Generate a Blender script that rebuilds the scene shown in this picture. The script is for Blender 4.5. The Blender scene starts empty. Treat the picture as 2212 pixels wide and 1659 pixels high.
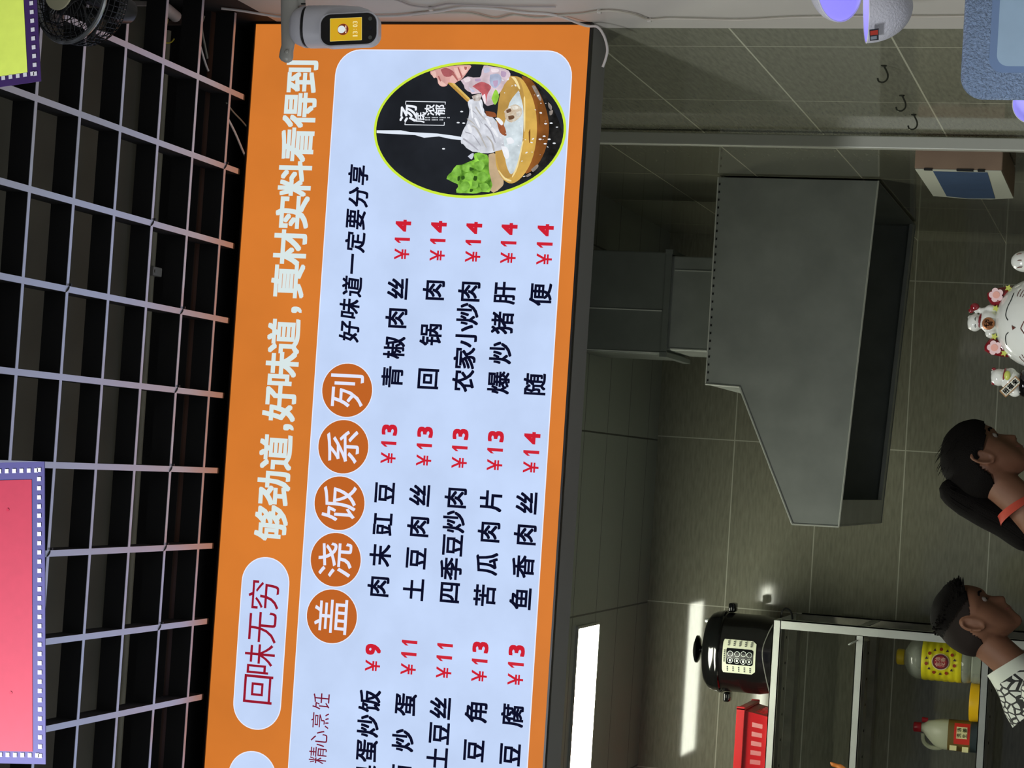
import bpy, bmesh, math, random
from mathutils import Vector, Matrix, Euler
random.seed(7)
S = bpy.context.scene
C = S.collection
PI = math.pi
# ------------------------------------------------------------------ camera, world, light, exposure
EYE = 1.2                                    # lens height above the floor
FPX = 4563.3                                 # focal length in pixels of the 2212 x 1659 frame (3x phone lens)
RIGHT = Vector((0.9979, -0.0534, 0.0513)); FWD = Vector((0.0358, 0.9560, 0.2909))
_th, _ro, _ps = math.radians(16.914), math.radians(3.078), math.radians(-2.1475)
FWD = Vector((-math.sin(_ps)*math.cos(_th), math.cos(_ps)*math.cos(_th), math.sin(_th)))
_r = Vector((math.cos(_ps), math.sin(_ps), 0)); _u = _r.cross(FWD)
RIGHT = math.cos(_ro)*_r + math.sin(_ro)*_u
UP = -math.sin(_ro)*_r + math.cos(_ro)*_u
cd = bpy.data.cameras.new('camera'); cam = bpy.data.objects.new('camera', cd); C.objects.link(cam)
cd.sensor_fit = 'HORIZONTAL'; cd.sensor_width = 36.0; cd.lens = FPX*36.0/2212.0
cd.clip_start = 0.05; cd.clip_end = 60
M = Matrix.Identity(4)                       # phone held upright, file stored on its side
for i in range(3):
    M[i][0] = -UP[i]; M[i][1] = RIGHT[i]; M[i][2] = -FWD[i]
M[2][3] = EYE
cam.matrix_world = M
S.camera = cam
S.view_settings.view_transform = 'Standard'; S.view_settings.look = 'None'
S.view_settings.exposure = 0.0; S.view_settings.gamma = 1.0; S.view_settings.use_curve_mapping = False
w = bpy.data.worlds.new('world'); S.world = w; w.use_nodes = True
w.node_tree.nodes['Background'].inputs['Color'].default_value = (0.60, 0.68, 1.0, 1)
w.node_tree.nodes['Background'].inputs['Strength'].default_value = 0.16
def area(name, loc, rot, sx, sy, power, col):
    l = bpy.data.lights.new(name, 'AREA'); l.shape = 'RECTANGLE'; l.size = sx; l.size_y = sy
    l.energy = power; l.color = col
    o = bpy.data.objects.new(name, l); C.objects.link(o); o.location = loc; o.rotation_euler = rot
    return o
area('dining_ceiling_light', (-1.35, 1.25, EYE+1.765), (0, 0, 0), 1.2, 0.6, 190, (0.94, 0.96, 1.0))
LED = 24.0                                   # radiance of the kitchen ceiling panels
# ------------------------------------------------------------------ measuring helpers: a sight line meets a plane of the room
def ray(x, y): return (829.5-y)*RIGHT + (1106-x)*UP + FPX*FWD
def lift(v): return Vector((v.x, v.y, v.z+EYE))
def onY(x, y, Y): v = ray(x, y); return lift(v*(Y/v.y))
def onX(x, y, X): v = ray(x, y); return lift(v*(X/v.x))
def onZ(x, y, Z): v = ray(x, y); return lift(v*((Z-EYE)/v.z))
# ------------------------------------------------------------------ materials
def lin(c):
    return tuple((v/255/12.92 if v <= 10.3 else ((v/255+0.055)/1.055)**2.4) for v in c)
_M = {}
def mat(name, col, rough=0.5, metal=0.0, spec=0.5, emit=None, es=1.0, noise=0.0, nscale=20.0, bump=0.0, bscale=80.0,
        stretch=(1, 1, 1), trans=0.0, coat=0.0, alpha=1.0, dirt=None, bdist=0.002):
    if name in _M: return _M[name]
    m = bpy.data.materials.new(name); m.use_nodes = True
    nt = m.node_tree; b = nt.nodes['Principled BSDF']
    c = lin(col)
    b.inputs['Base Color'].default_value = (*c, 1)
    b.inputs['Roughness'].default_value = rough; b.inputs['Metallic'].default_value = metal
    b.inputs['Specular IOR Level'].default_value = spec
    b.inputs['Transmission Weight'].default_value = trans
    b.inputs['Coat Weight'].default_value = coat; b.inputs['Coat Roughness'].default_value = 0.05
    b.inputs['Alpha'].default_value = alpha
    if emit:
        b.inputs['Emission Color'].default_value = (*lin(emit), 1); b.inputs['Emission Strength'].default_value = es
    def nz(scale):
        g = nt.nodes.new('ShaderNodeNewGeometry'); mp = nt.nodes.new('ShaderNodeMapping')
        mp.inputs['Scale'].default_value = stretch
        n = nt.nodes.new('ShaderNodeTexNoise'); n.inputs['Scale'].default_value = scale; n.inputs['Detail'].default_value = 5
        nt.links.new(g.outputs['Position'], mp.inputs['Vector']); nt.links.new(mp.outputs['Vector'], n.inputs['Vector'])
        return n
    if noise:
        n = nz(nscale); r = nt.nodes.new('ShaderNodeValToRGB')
        r.color_ramp.elements[0].position = 0.3; r.color_ramp.elements[1].position = 0.7
        base = lin(emit) if emit else c
        d = lin(dirt) if dirt else tuple(v*(1-noise) for v in base)
        r.color_ramp.elements[0].color = (*d, 1)
        r.color_ramp.elements[1].color = (*[min(1, v*(1+noise*0.6)) for v in base], 1)
        nt.links.new(n.outputs['Fac'], r.inputs['Fac'])
        nt.links.new(r.outputs['Color'], b.inputs['Emission Color' if emit else 'Base Color'])
    if bump:
        n = nz(bscale); bp = nt.nodes.new('ShaderNodeBump'); bp.inputs['Strength'].default_value = bump
        bp.inputs['Distance'].default_value = bdist
        nt.links.new(n.outputs['Fac'], bp.inputs['Height']); nt.links.new(bp.outputs['Normal'], b.inputs['Normal'])
    _M[name] = m
    return m
def lit(name, col, noise=0.0, nscale=20.0, es=1.0, dirt=None):           # back-lit printed film
    return mat(name, (8, 8, 8), 0.6, 0, 0.1, emit=col, es=es, noise=noise, nscale=nscale, dirt=dirt)
def tiles(name, ua, va, u0, v0, du, dv, col, grout, rough, gw=0.003, streak=0.16):
    m = bpy.data.materials.new(name); m.use_nodes = True
    nt = m.node_tree; b = nt.nodes['Principled BSDF']
    g = nt.nodes.new('ShaderNodeNewGeometry'); s = nt.nodes.new('ShaderNodeSeparateXYZ'); nt.links.new(g.outputs['Position'], s.inputs[0])
    su = nt.nodes.new('ShaderNodeMath'); su.operation = 'SUBTRACT'; su.inputs[1].default_value = u0; nt.links.new(s.outputs[ua], su.inputs[0])
    sv = nt.nodes.new('ShaderNodeMath'); sv.operation = 'SUBTRACT'; sv.inputs[1].default_value = v0; nt.links.new(s.outputs[va], sv.inputs[0])
    cb = nt.nodes.new('ShaderNodeCombineXYZ'); nt.links.new(su.outputs[0], cb.inputs[0]); nt.links.new(sv.outputs[0], cb.inputs[1])
    br = nt.nodes.new('ShaderNodeTexBrick'); br.offset = 0.0; br.squash = 1.0
    br.inputs['Scale'].default_value = 1.0; br.inputs['Brick Width'].default_value = du; br.inputs['Row Height'].default_value = dv
    br.inputs['Mortar Size'].default_value = gw/2; br.inputs['Mortar Smooth'].default_value = 0.1
    br.inputs['Mortar'].default_value = (*lin(grout), 1)
    n = nt.nodes.new('ShaderNodeTexNoise'); n.inputs['Scale'].default_value = 60; n.inputs['Detail'].default_value = 4
    mp = nt.nodes.new('ShaderNodeMapping'); mp.inputs['Scale'].default_value = (0.35, 2.2, 1)
    nt.links.new(cb.outputs[0], mp.inputs['Vector']); nt.links.new(mp.outputs[0], n.inputs['Vector'])
    r = nt.nodes.new('ShaderNodeValToRGB'); c = lin(col)
    r.color_ramp.elements[0].position = 0.3; r.color_ramp.elements[1].position = 0.72
    r.color_ramp.elements[0].color = (*[v*(1-streak) for v in c], 1); r.color_ramp.elements[1].color = (*[v*(1+streak) for v in c], 1)
    nt.links.new(n.outputs['Fac'], r.inputs['Fac'])
    nt.links.new(r.outputs['Color'], br.inputs['Color1']); nt.links.new(r.outputs['Color'], br.inputs['Color2'])
    nt.links.new(cb.outputs[0], br.inputs['Vector']); nt.links.new(br.outputs['Color'], b.inputs['Base Color'])
    b.inputs['Roughness'].default_value = rough
    return m
# ------------------------------------------------------------------ mesh helpers (all in room coordinates)
def nb(): return bmesh.new()
def box(bm, x0, x1, y0, y1, z0, z1, bev=0.0, seg=2, mi=0):
    vs = [bm.verts.new((x, y, z)) for x in (x0, x1) for y in (y0, y1) for z in (z0, z1)]
    fs = [bm.faces.new([vs[i] for i in q]) for q in ((0,1,3,2),(4,6,7,5),(0,4,5,1),(2,3,7,6),(0,2,6,4),(1,5,7,3))]
    for f in fs: f.material_index = mi
    if bev:
        es = list({e for f in fs for e in f.edges})
        bmesh.ops.bevel(bm, geom=es, offset=bev, segments=seg, profile=0.5, affect='EDGES')
    return vs
def prism(bm, pts, vec, mi=0):                       # flat outline given thickness
    a = [bm.verts.new(p) for p in pts]; b = [bm.verts.new(Vector(p)+Vector(vec)) for p in pts]
    n = len(pts); fs = [bm.faces.new(a), bm.faces.new(b[::-1])]
    for i in range(n): fs.append(bm.faces.new((a[i], b[i], b[(i+1) % n], a[(i+1) % n])))
    for f in fs: f.material_index = mi
    return fs
def tube(bm, pts, r, n=8, cap=True, closed=False):
    pts = [Vector(p) for p in pts]; rings = []; N = len(pts)
    rr = r if isinstance(r, (list, tuple)) else [r]*N
    prev = None
    for i, p in enumerate(pts):
        if closed: t = (pts[(i+1) % N]-pts[i-1])
        else: t = pts[min(i+1, N-1)]-pts[max(i-1, 0)]
        t = t.normalized() if t.length > 1e-9 else Vector((0, 0, 1))
        if prev is None:
            a = Vector((0, 0, 1)) if abs(t.z) < 0.9 else Vector((1, 0, 0)); s = t.cross(a).normalized()
        else:
            s = (prev-t*prev.dot(t)); s = s.normalized() if s.length > 1e-6 else t.orthogonal().normalized()
        prev = s; q = t.cross(s)
        rings.append([bm.verts.new(p+(s*math.cos(2*PI*k/n)+q*math.sin(2*PI*k/n))*rr[i]) for k in range(n)])
    for i in range(N if closed else N-1):
        A, B = rings[i], rings[(i+1) % N]
        for k in range(n): bm.faces.new((A[k], A[(k+1) % n], B[(k+1) % n], B[k]))
    if cap and not closed: bm.faces.new(rings[0][::-1]); bm.faces.new(rings[-1])
def spline(pts, sub=6):
    P = [Vector(p) for p in pts]; out = []
    for i in range(len(P)-1):
        p0, p1, p2, p3 = P[max(i-1, 0)], P[i], P[i+1], P[min(i+2, len(P)-1)]
        for k in range(sub):
            t = k/sub
            out.append(0.5*((2*p1)+(p2-p0)*t+(2*p0-5*p1+4*p2-p3)*t*t+(3*p1-p0-3*p2+p3)*t**3))
    out.append(P[-1]); return out
def loft(bm, rings, cap=True, closed=True):
    R = [[bm.verts.new(p) for p in ring] for ring in rings]; n = len(R[0])
    for A, B in zip(R[:-1], R[1:]):
        for k in range(n if closed else n-1): bm.faces.new((A[k], A[(k+1) % n], B[(k+1) % n], B[k]))
    if cap: bm.faces.new(R[0][::-1]); bm.faces.new(R[-1])
    return R
def lathe(bm, prof, c, n=32, ax=None, sx=1.0, sy=1.0, cap=True, mx=None):      # prof: (radius, height)
    rings = []
    for r, h in prof:
        ring = []
        for k in range(n):
            a = 2*PI*k/n; p = Vector((max(r, 1e-5)*math.cos(a)*sx, max(r, 1e-5)*math.sin(a)*sy, h))
            if mx is not None: p = mx @ p
            ring.append(Vector(c)+p)
        rings.append(ring)
    return loft(bm, rings, cap)
def ball(bm, c, sx, sy, sz, u=20, v=12, mx=None):
    m = Matrix.Translation(Vector(c)) @ ((mx.to_4x4() if mx is not None else Matrix.Identity(4))) @ Matrix.Diagonal((sx, sy, sz, 1))
    bmesh.ops.create_uvsphere(bm, u_segments=u, v_segments=v, radius=1.0, matrix=m)
def wmat(o):
    m = Matrix.Identity(4)
    while o is not None: m = o.matrix_basis @ m; o = o.parent
    return m
def obj(name, bm, m, parent=None, base=None, smooth=False, fix=True):
    if fix: bmesh.ops.recalc_face_normals(bm, faces=bm.faces[:])
    if smooth:
        for f in bm.faces: f.smooth = True
        for e in bm.edges:
            if len(e.link_faces) == 2 and e.calc_face_angle(0) > 0.7: e.smooth = False
    me = bpy.data.meshes.new(name); o = bpy.data.objects.new(name, me); C.objects.link(o)
    if parent is not None:
        o.parent = parent; bm.transform(wmat(parent).inverted())
    elif base is not None:
        o.location = base; bm.transform(Matrix.Translation(-Vector(base)))
    bm.to_mesh(me); bm.free()
    for x in (m if isinstance(m, (list, tuple)) else [m]): me.materials.append(x)
    return o
def tag(o, label, cat, group=None):
    o['label'] = label; o['category'] = cat
    if group: o['group'] = group
    return o
def thing(name, label, cat, loc, group=None):
    o = bpy.data.objects.new(name, None); C.objects.link(o); o.location = loc; o.empty_display_size = 0.05
    return tag(o, label, cat, group)
def struct(o): o['kind'] = 'structure'; return o
def dup(root, loc, label, rot=None):
    r = root.copy(); C.objects.link(r); r.location = loc; r['label'] = label
    if rot is not None: r.rotation_euler = rot
    for ch in root.children:
        c = ch.copy(); C.objects.link(c); c.parent = r
        for g in ch.children:
            d = g.copy(); C.objects.link(d); d.parent = c
    return r
# ------------------------------------------------------------------ lettering
_fc = bpy.data.curves.new('glyph', 'FONT'); _fo = bpy.data.objects.new('glyph', _fc); C.objects.link(_fo)
_fc.resolution_u = 3
_G = {}
def glyph(ch):
    if ch not in _G:
        _fc.body = ch
        dg = bpy.context.evaluated_depsgraph_get(); dg.update()
        me = bpy.data.meshes.new_from_object(_fo.evaluated_get(dg))
        _G[ch] = ([v.co.copy() for v in me.vertices], [list(p.vertices) for p in me.polygons])
        bpy.data.meshes.remove(me)
    return _G[ch]
def put(bm, ch, off, cx, cz, wd, ht, to, fit=False, slant=0.0):      # off: extra stroke weight in em
    vs, fs = glyph(ch)
    if not vs: return
    x0 = min(v.x for v in vs); x1 = max(v.x for v in vs); y0 = min(v.y for v in vs); y1 = max(v.y for v in vs)
    if fit: sx = (wd-2*off*ht)/(x1-x0); sy = (ht-2*off*ht)/(y1-y0); mx, my = (x0+x1)/2, (y0+y1)/2; ox = oz = off*ht
    else: sx, sy = wd, ht; mx, my = 0.5, 0.37; ox, oz = off*wd, off*ht
    sh = [(0, 0)] if not off else [(0, 0), (1, 1), (1, -1), (-1, 1), (-1, -1)]
    if off > .02: sh += [(1, 0), (-1, 0), (0, 1), (0, -1)]
    for p, q in sh:
        vv = []
        for v in vs:
            a = (v.x-mx)*sx+p*ox; b = (v.y-my)*sy+q*oz
            vv.append(bm.verts.new(to(cx+a+slant*b, cz+b)))
        for f in fs:
            try: bm.faces.new([vv[i] for i in f])
            except ValueError: pass
BY = 3.90                                              # plane of the lit menu film
def film(d): return lambda x, z: Vector((x, BY-d, z+EYE))
def line(name, s, xs, z, wd, ht, m, parent, off=0.0, d=0.0008, fit=False, slant=0.0, back=None):
    bm = nb()                                          # ink on its own printed strip of the same film
    for ch, x in zip(s, xs): put(bm, ch, off, x, z, wd, ht, film(d), fit, slant)
    strip(bm, xs[0]-wd*.3, xs[-1]+wd*.3, z, ht*.28, d)
    return obj(name, bm, [m, back or L_white], parent, fix=False)
def strip(bm, x0, x1, z, h, d):
    f = bm.faces.new([bm.verts.new(film(d-.00015)(x, q)) for x, q in ((x0, z-h), (x1, z-h), (x1, z+h), (x0, z+h))]); f.material_index = 1
def flat(bm, pts, y):
    return bm.faces.new([bm.verts.new((x, y, z+EYE)) for x, z in pts])
def rrect(x0, x1, z0, z1, r, n=8, corners=(1, 1, 1, 1)):
    out = []
    for i, (cx, cz, a0) in enumerate(((x1-r, z1-r, 0), (x0+r, z1-r, 90), (x0+r, z0+r, 180), (x1-r, z0+r, 270))):
        if corners[i]:
            for k in range(n+1):
                a = math.radians(a0+90*k/n); out.append((cx+r*math.cos(a), cz+r*math.sin(a)))
        else: out.append(((x1, z1), (x0, z1), (x0, z0), (x1, z0))[i])
    return out
# ------------------------------------------------------------------ the room
WX = 0.851                                             # right wall
GZ = EYE+1.78                                          # underside of the open-cell ceiling
KZ = EYE+1.694                                         # kitchen ceiling
BW = 7.4                                               # kitchen back wall
M_tile_r = tiles('tile_right', 1, 2, 4.12, EYE+0.2145, 0.6, 0.3, (140, 140, 122), (215, 215, 190), 0.07, gw=0.004)
M_tile_b = tiles('tile_back', 0, 2, 0.12, EYE+0.2145, 0.59, 0.3, (146, 145, 128), (205, 205, 188), 0.06, gw=0.004)
M_kceil = tiles('kitchen_ceiling_panel', 0, 1, 0.105, 6.375, 0.58, 0.289, (140, 146, 138), (18, 22, 20), 0.3, gw=0.006, streak=0.04)
M_white = mat('white_wall_paint', (194, 190, 181), 0.6, noise=0.06, nscale=4)
M_dark = mat('matt_black', (22, 22, 24), 0.8)  # even black for the upper right wall and the two added blocks
M_floor = mat('floor_tile_grey', (150, 150, 150), 0.35, noise=0.1, nscale=3)
bm = nb(); box(bm, -3.2, WX+0.1, -3.0, BW+0.1, -0.1, 0.0); struct(obj('floor', bm, M_floor))
bm = nb(); box(bm, WX, WX+0.1, 3.95, BW+0.1, 0, KZ+0.1); struct(obj('wall_right', bm, M_tile_r))
bm = nb(); box(bm, WX, WX+0.1, 1.2, 3.95, 0, EYE+1.73); struct(obj('wall_right_front', bm, M_white))
bm = nb(); box(bm, WX, WX+0.1, -3.0, 4.10, EYE+1.73, GZ+0.6); struct(obj('wall_right_top', bm, M_dark))
bm = nb(); box(bm, -3.2, WX, BW, BW+0.1, 0, KZ+0.1); struct(obj('wall_back', bm, M_tile_b))
bm = nb(); box(bm, -3.3, -3.2, -3.0, BW+0.1, 0, GZ+0.6); struct(obj('wall_left', bm, mat('left_wall_paint', (120, 118, 112), 0.7)))
bm = nb(); box(bm, -3.2, WX, 4.10, BW, KZ, KZ+0.06); struct(obj('ceiling_kitchen', bm, M_kceil))
bm = nb(); box(bm, -3.2, WX, 4.03, 4.10, EYE+1.10, GZ+0.6); struct(obj('wall_light_block', bm, M_dark))  # added unseen black panel, keeps kitchen light from leaking past the sign
bm = nb(); box(bm, -3.2, WX+0.1, -3.0, 4.03, GZ+0.16, GZ+0.24); struct(obj('ceiling_slab', bm, mat('raw_concrete_brown', (84, 82, 70), 0.9, noise=0.15, nscale=5)))
bm = nb(); box(bm, -3.2, WX, 3.80, 4.03, GZ+0.05, GZ+0.16); struct(obj('ceiling_dark_block', bm, M_dark))  # added dark block that turns the last gaps above the grille black
# open-cell grille: black blades with silver lower edges
M_blade = mat('grille_black', (14, 15, 17), 0.7)
M_edge = mat('grille_silver_edge', (204, 208, 224), 0.34, 0.5, 0.7)
bm = nb(); bt = 0.0055; dz = 0.042
gx = [0.389*1.78+0.1503*k for k in range(-18, 2)]
gy = [3.809-0.1482*k for k in range(-0, 24)]
for x in gx:
    if x < WX-0.01: box(bm, x-bt, x+bt, 0.2, 3.88, GZ+0.0006, GZ+dz)
    if x < WX-0.01: box(bm, x-bt, x+bt, 0.2, 3.872, GZ, GZ+0.0006, mi=1)
for y in gy:
    box(bm, -2.1, WX-0.002, y-bt*0.8, y+bt*0.8, GZ+0.0012, GZ+dz-0.001)
    box(bm, -2.1, WX-0.002, y-bt*0.8, y+bt*0.8, GZ+0.0003, GZ+0.0012, mi=1)
struct(obj('ceiling_grille', bm, [M_blade, M_edge]))
# ------------------------------------------------------------------ kitchen ceiling lights (600 x 300 panels)
M_led = mat('led_diffuser', (240, 240, 230), 0.4, emit=(252, 254, 234), es=LED)
M_alu = mat('light_aluminium', (190, 192, 188), 0.35, 0.9)
def led(y0, y1, label):
    t = thing('ceiling_light', label, 'light', (-0.81, (y0+y1)/2, KZ-0.008), 'kitchen ceiling light panels')
    bm = nb(); box(bm, -1.105, -0.515, y0, y1, KZ-0.006, KZ-0.004); obj('diffuser', bm, M_led, t)
    bm = nb()
    for a in ((-1.113, -0.507, y0-0.008, y0), (-1.113, -0.507, y1, y1+0.008), (-1.113, -1.105, y0, y1), (-0.515, -0.507, y0, y1)):
        box(bm, *a, KZ-0.008, KZ)
    obj('frame', bm, M_alu, t)
    return t
led(6.43, 6.69, 'bright white rectangular light panel in the kitchen ceiling')
led(4.82, 5.08, 'white rectangular light panel in the kitchen ceiling, hidden behind the menu sign')
# ------------------------------------------------------------------ menu light box
BX0, BX1, BZ0, BZ1 = -1.35, 0.846, 1.0765, 1.776
board = thing('menu_lightbox', 'long glowing orange and white menu light box with Chinese dish names and prices', 'menu sign', (-0.25, BY+0.05, EYE+BZ0))
M_frame = mat('lightbox_frame_grey', (128, 128, 128), 0.45, 0.3)
bm = nb(); box(bm, BX0-0.006, BX1+0.006, BY+0.0015, BY+0.115, EYE+BZ0-0.004, EYE+BZ1+0.004); obj('case', bm, M_frame, board)
bm = nb()
for a in ((BX0-0.008, BX1+0.008, BZ0-0.0045, BZ0-0.0005), (BX0-0.008, BX1+0.008, BZ1+0.0005, BZ1+0.0045)):
    box(bm, a[0], a[1], BY-0.003, BY+0.012, EYE+a[2], EYE+a[3])
for x in (BX0-0.0045, BX1+0.0005): box(bm, x, x+0.004, BY-0.003, BY+0.012, EYE+BZ0, EYE+BZ1)
obj('edge_trim', bm, mat('black_trim', (16, 14, 13), 0.4), board)
L_orange = lit('film_orange', (213, 122, 48), 0.09, 5)
L_white = lit('film_white', (197, 216, 250), 0.07, 9)
L_rim = lit('film_rim', (232, 238, 255))
L_hdr = lit('film_headline', (216, 230, 230))
L_ink = lit('film_ink', (14, 16, 40)); L_red = lit('film_red', (205, 32, 50)); L_dred = lit('film_dark_red', (120, 22, 50))
L_or2 = lit('film_orange_disc', (190, 98, 36))
bm = nb(); box(bm, BX0, BX1, BY, BY+0.0015, EYE+BZ0, EYE+BZ1); obj('orange_film', bm, L_orange, board)
bm = nb(); flat(bm, rrect(BX0+0.05, 0.796, 1.106, 1.597, 0.052), BY-0.0002); obj('panel_rim', bm, L_rim, board)
bm = nb(); flat(bm, rrect(BX0+0.052, 0.794, 1.108, 1.595, 0.05), BY-0.0004); obj('white_panel', bm, L_white, board)
line('headline_lettering', '够劲道好味道真材实料看得到', [-.156, -.086, -.015, .083, .151, .217, .328, .396, .466, .534, .603, .673, .741], 1.6675, .0725, .0735, L_hdr, board, off=0.026, back=L_orange)
bm = nb()
for x in (.036, .271):
    bm = nb(); put(bm, ',', 0.08, x, 1.645, .013, .023, film(.0008), True); obj('headline_comma', bm, L_hdr, board, fix=False)
for x0, x1, s, xs in ((-.567, -.2245, '回味无穷', (-.487, -.428, -.364, -.300)), (-.952, -.6095, '美', (-.686,))):
    bm = nb(); flat(bm, rrect(x0, x1, 1.6205, 1.7235, 0.051, 12), BY-0.0002)
    p = obj('badge', bm, L_rim, board)
    bm = nb(); flat(bm, rrect(x0+.002, x1-.002, 1.6225, 1.7215, 0.049, 12), BY-0.0004); obj('badge_film', bm, L_white, p)
    bm = nb()
    for ch, x in zip(s, xs): put(bm, ch, 0.0, x, 1.6725, .0665, .0705, film(.0008))
    strip(bm, xs[0]-.02, xs[-1]+.02, 1.6725, .02, .0008); obj('badge_lettering', bm, [lit('film_crimson', (150, 22, 44)), L_white], p, fix=False)
for ch, x in zip('盖浇饭系列', (-.3300, -.2186, -.1071, .0045, .1164)):
    bm = nb(); flat(bm, [(x+.0545*math.cos(a*PI/24), 1.5258+.0545*math.sin(a*PI/24)) for a in range(48)], BY-0.0006); d = obj('title_disc', bm, L_rim, board)
    bm = nb(); flat(bm, [(x+.0528*math.cos(a*PI/24), 1.5258+.0528*math.sin(a*PI/24)) for a in range(48)], BY-0.0008); obj('disc_film', bm, L_or2, d)
    bm = nb(); put(bm, ch, 0.006, x, 1.5258, .074, .076, film(.0012)); obj('title_character', bm, lit('film_title', (226, 230, 250)), d, fix=False)
bm = nb()
for i, ch in enumerate('好味道一定要分享'): put(bm, ch, 0.022, .2335+.0445*i, 1.5302+(.002 if i % 2 else -.001), .0415, .0445, film(.0010), slant=0.10)
strip(bm, .222, .556, 1.5302, .012, .0010); obj('slogan_lettering', bm, [L_ink, L_white], board, fix=False)
line('small_slogan_lettering', '精心烹饪', [-.6035, -.571, -.5355, -.498], 1.5352, .0345, .040, L_dred, board)
ROWS = (1.4325, 1.3585, 1.2855, 1.2135, 1.1405)
def spread(s, a, b):
    n = len(s)
    return [a+(b-a)*i/(n-1) for i in range(n)]
def dish(s, a, b, z):
    line('dish_lettering', s, spread(s, a, b), z, .0450, .0470, L_ink, board, off=0.022)
def price(s, x, z):
    bm = nb(); put(bm, '¥', 0.012, x+.0105, z-.001, .0215, .031, film(.0010), True); q = x+.0275
    for ch in s:
        wd = {'1': .0125, '3': .0215, '4': .0235, '9': .0215}[ch]
        if ch == '1': bm.faces.new([bm.verts.new(film(.0010)(q+.005+.0105*u, z-.016+.032*v)) for u, v in ((.42, 0), (1, 0), (1, 1), (.58, 1), (0, .74), (0, .56), (.42, .72))])
        else: put(bm, ch, 0.05, q+.004+wd/2, z, wd, .0325, film(.0010), True)
        q += .0255 if ch != '1' else .0235
    strip(bm, x+.002, x+.075, z, .009, .0010); obj('price_lettering', bm, [L_red, L_white], board, fix=False)
for s, p, z in zip(('青椒肉丝', '回锅肉', '农家小炒肉', '爆炒猪肝', '随便'), ('14',)*5, ROWS): dish(s, .1475, .3215, z); price(p, .3795, z-.0015)
for s, p, z in zip(('肉末豇豆', '土豆肉丝', '四季豆炒肉', '苦瓜肉片', '鱼香肉丝'), ('13', '13', '13', '13', '14'), ROWS): dish(s, -.264, -.0805, z); price(p, -.0225, z-.0015)
for s, p, z, n in zip(('臭蛋炒饭', '茄炒蛋', '土豆丝', '煸豆角', '豆腐'), ('9', '11', '11', '13', '13'), ROWS, range(5)):
    st = (.0485, .069, .0485, .0745, .0745)[n]
    dish(s, -.4875-(len(s)-1)*st, -.4875, z+.002); price(p, -.4295, z+.002)
# ------- printed picture of a noodle bowl in an oval
OC = (.6385, 1.3085)
def oval(a, b, n=72): return [(OC[0]+a*math.cos(2*PI*k/n), OC[1]+b*math.sin(2*PI*k/n)) for k in range(n)]
pic = None
def in_oval(p, a=.1285, b=.1915):
    dx, dz = p[0]-OC[0], p[1]-OC[1]; q = math.hypot(dx/a, dz/b)
    return (p[0], p[1]) if q <= 1 else (OC[0]+dx/q, OC[1]+dz/q)
def ph(zx, zy):                                        # measured on an enlargement of the print
    v = onY(780+zx/4.608, 100+zy/4.608, BY); return (v.x, v.z-EYE)
bm = nb(); flat(bm, oval(.1345, .198), BY-0.0006); pic = obj('picture', bm, lit('pic_lime', (205, 234, 60)), board)
bm = nb(); flat(bm, oval(.1295, .193), BY-0.0008); obj('picture_backdrop', bm, lit('pic_black', (32, 35, 41), 0.35, 12), pic)
_pl = [0.0009]
def shape(name, pts, col, noise=0.0, ns=60, dirt=None, smooth=3, wob=0):
    P = [Vector((*ph(*p), 0)) for p in pts]
    if smooth: P = spline(P+[P[0]], smooth)[:-1]
    rng = random.Random(len(pts)*7+int(pts[0][0]))
    q = [in_oval((p.x+(rng.random()-.5)*wob, p.y+(rng.random()-.5)*wob)) for p in P]
    _pl[0] += 0.00005; bm = nb(); f = flat(bm, q, BY-_pl[0]); bmesh.ops.triangulate(bm, faces=[f])
    return obj(name, bm, lit('pic_'+name+str(col), col, noise, ns, dirt=dirt), pic)
shape('grill', [(1700,330),(1830,480),(1960,720),(2000,900),(1930,1080),(1780,1240),(1620,1330),(1500,1370),(1600,1200),(1800,900)], (34,33,32), .9, 45)
shape('board_wood', [(1270,1080),(1350,1080),(1420,1330),(1390,1410),(1290,1440)], (196,170,136), .2, 40)
shape('bowl_base', [(1600,295),(1700,340),(1790,490),(1850,650),(1872,820),(1845,1000),(1785,1140),(1700,1240),(1630,1250),(1700,1000),(1700,700)], (140,84,36), .45, 22)
shape('bowl_rim', [(1490,295),(1590,315),(1665,420),(1725,570),(1752,760),(1742,960),(1695,1150),(1605,1300),(1505,1366),(1420,1330),(1360,1230),(1338,1090),(1345,800),(1390,450)], (214,172,84), .2, 30)
shape('bowl_inside', [(1490,298),(1560,310),(1610,420),(1632,600),(1630,800),(1612,1000),(1575,1180),(1510,1290),(1440,1310),(1375,1220),(1345,1080),(1350,800),(1370,560),(1420,380)], (196,154,80), .25, 26)
shape('soup', [(1570,440),(1614,600),(1618,800),(1600,1000),(1555,1190),(1495,1275),(1450,1190),(1425,1060),(1385,990),(1400,850),(1450,700),(1480,560)], (210,222,228), .25, 50)
shape('soup_meat', [(1430,640),(1480,600),(1540,580),(1600,620),(1590,700),(1500,760),(1440,720)], (168,140,110), .5, 90, dirt=(220,215,200))
shape('meat_pile', [(990,340),(1070,300),(1190,310),(1220,200),(1380,215),(1490,270),(1430,380),(1370,480),(1330,570),(1240,580),(1190,470),(1110,470),(1040,420)], (216,196,206), .3, 40, wob=.003)
shape('raw_meat', [(1110,400),(1200,355),(1295,400),(1260,480),(1240,575),(1200,470)], (196,98,104), .3, 60)
shape('fish_ball', [(1285,285),(1370,275),(1400,340),(1340,420),(1285,370)], (178,188,214), .2, 60)
shape('scallion', [(1300,520),(1340,430),(1375,500),(1335,585)], (150,206,70), .3, 60)
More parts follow.
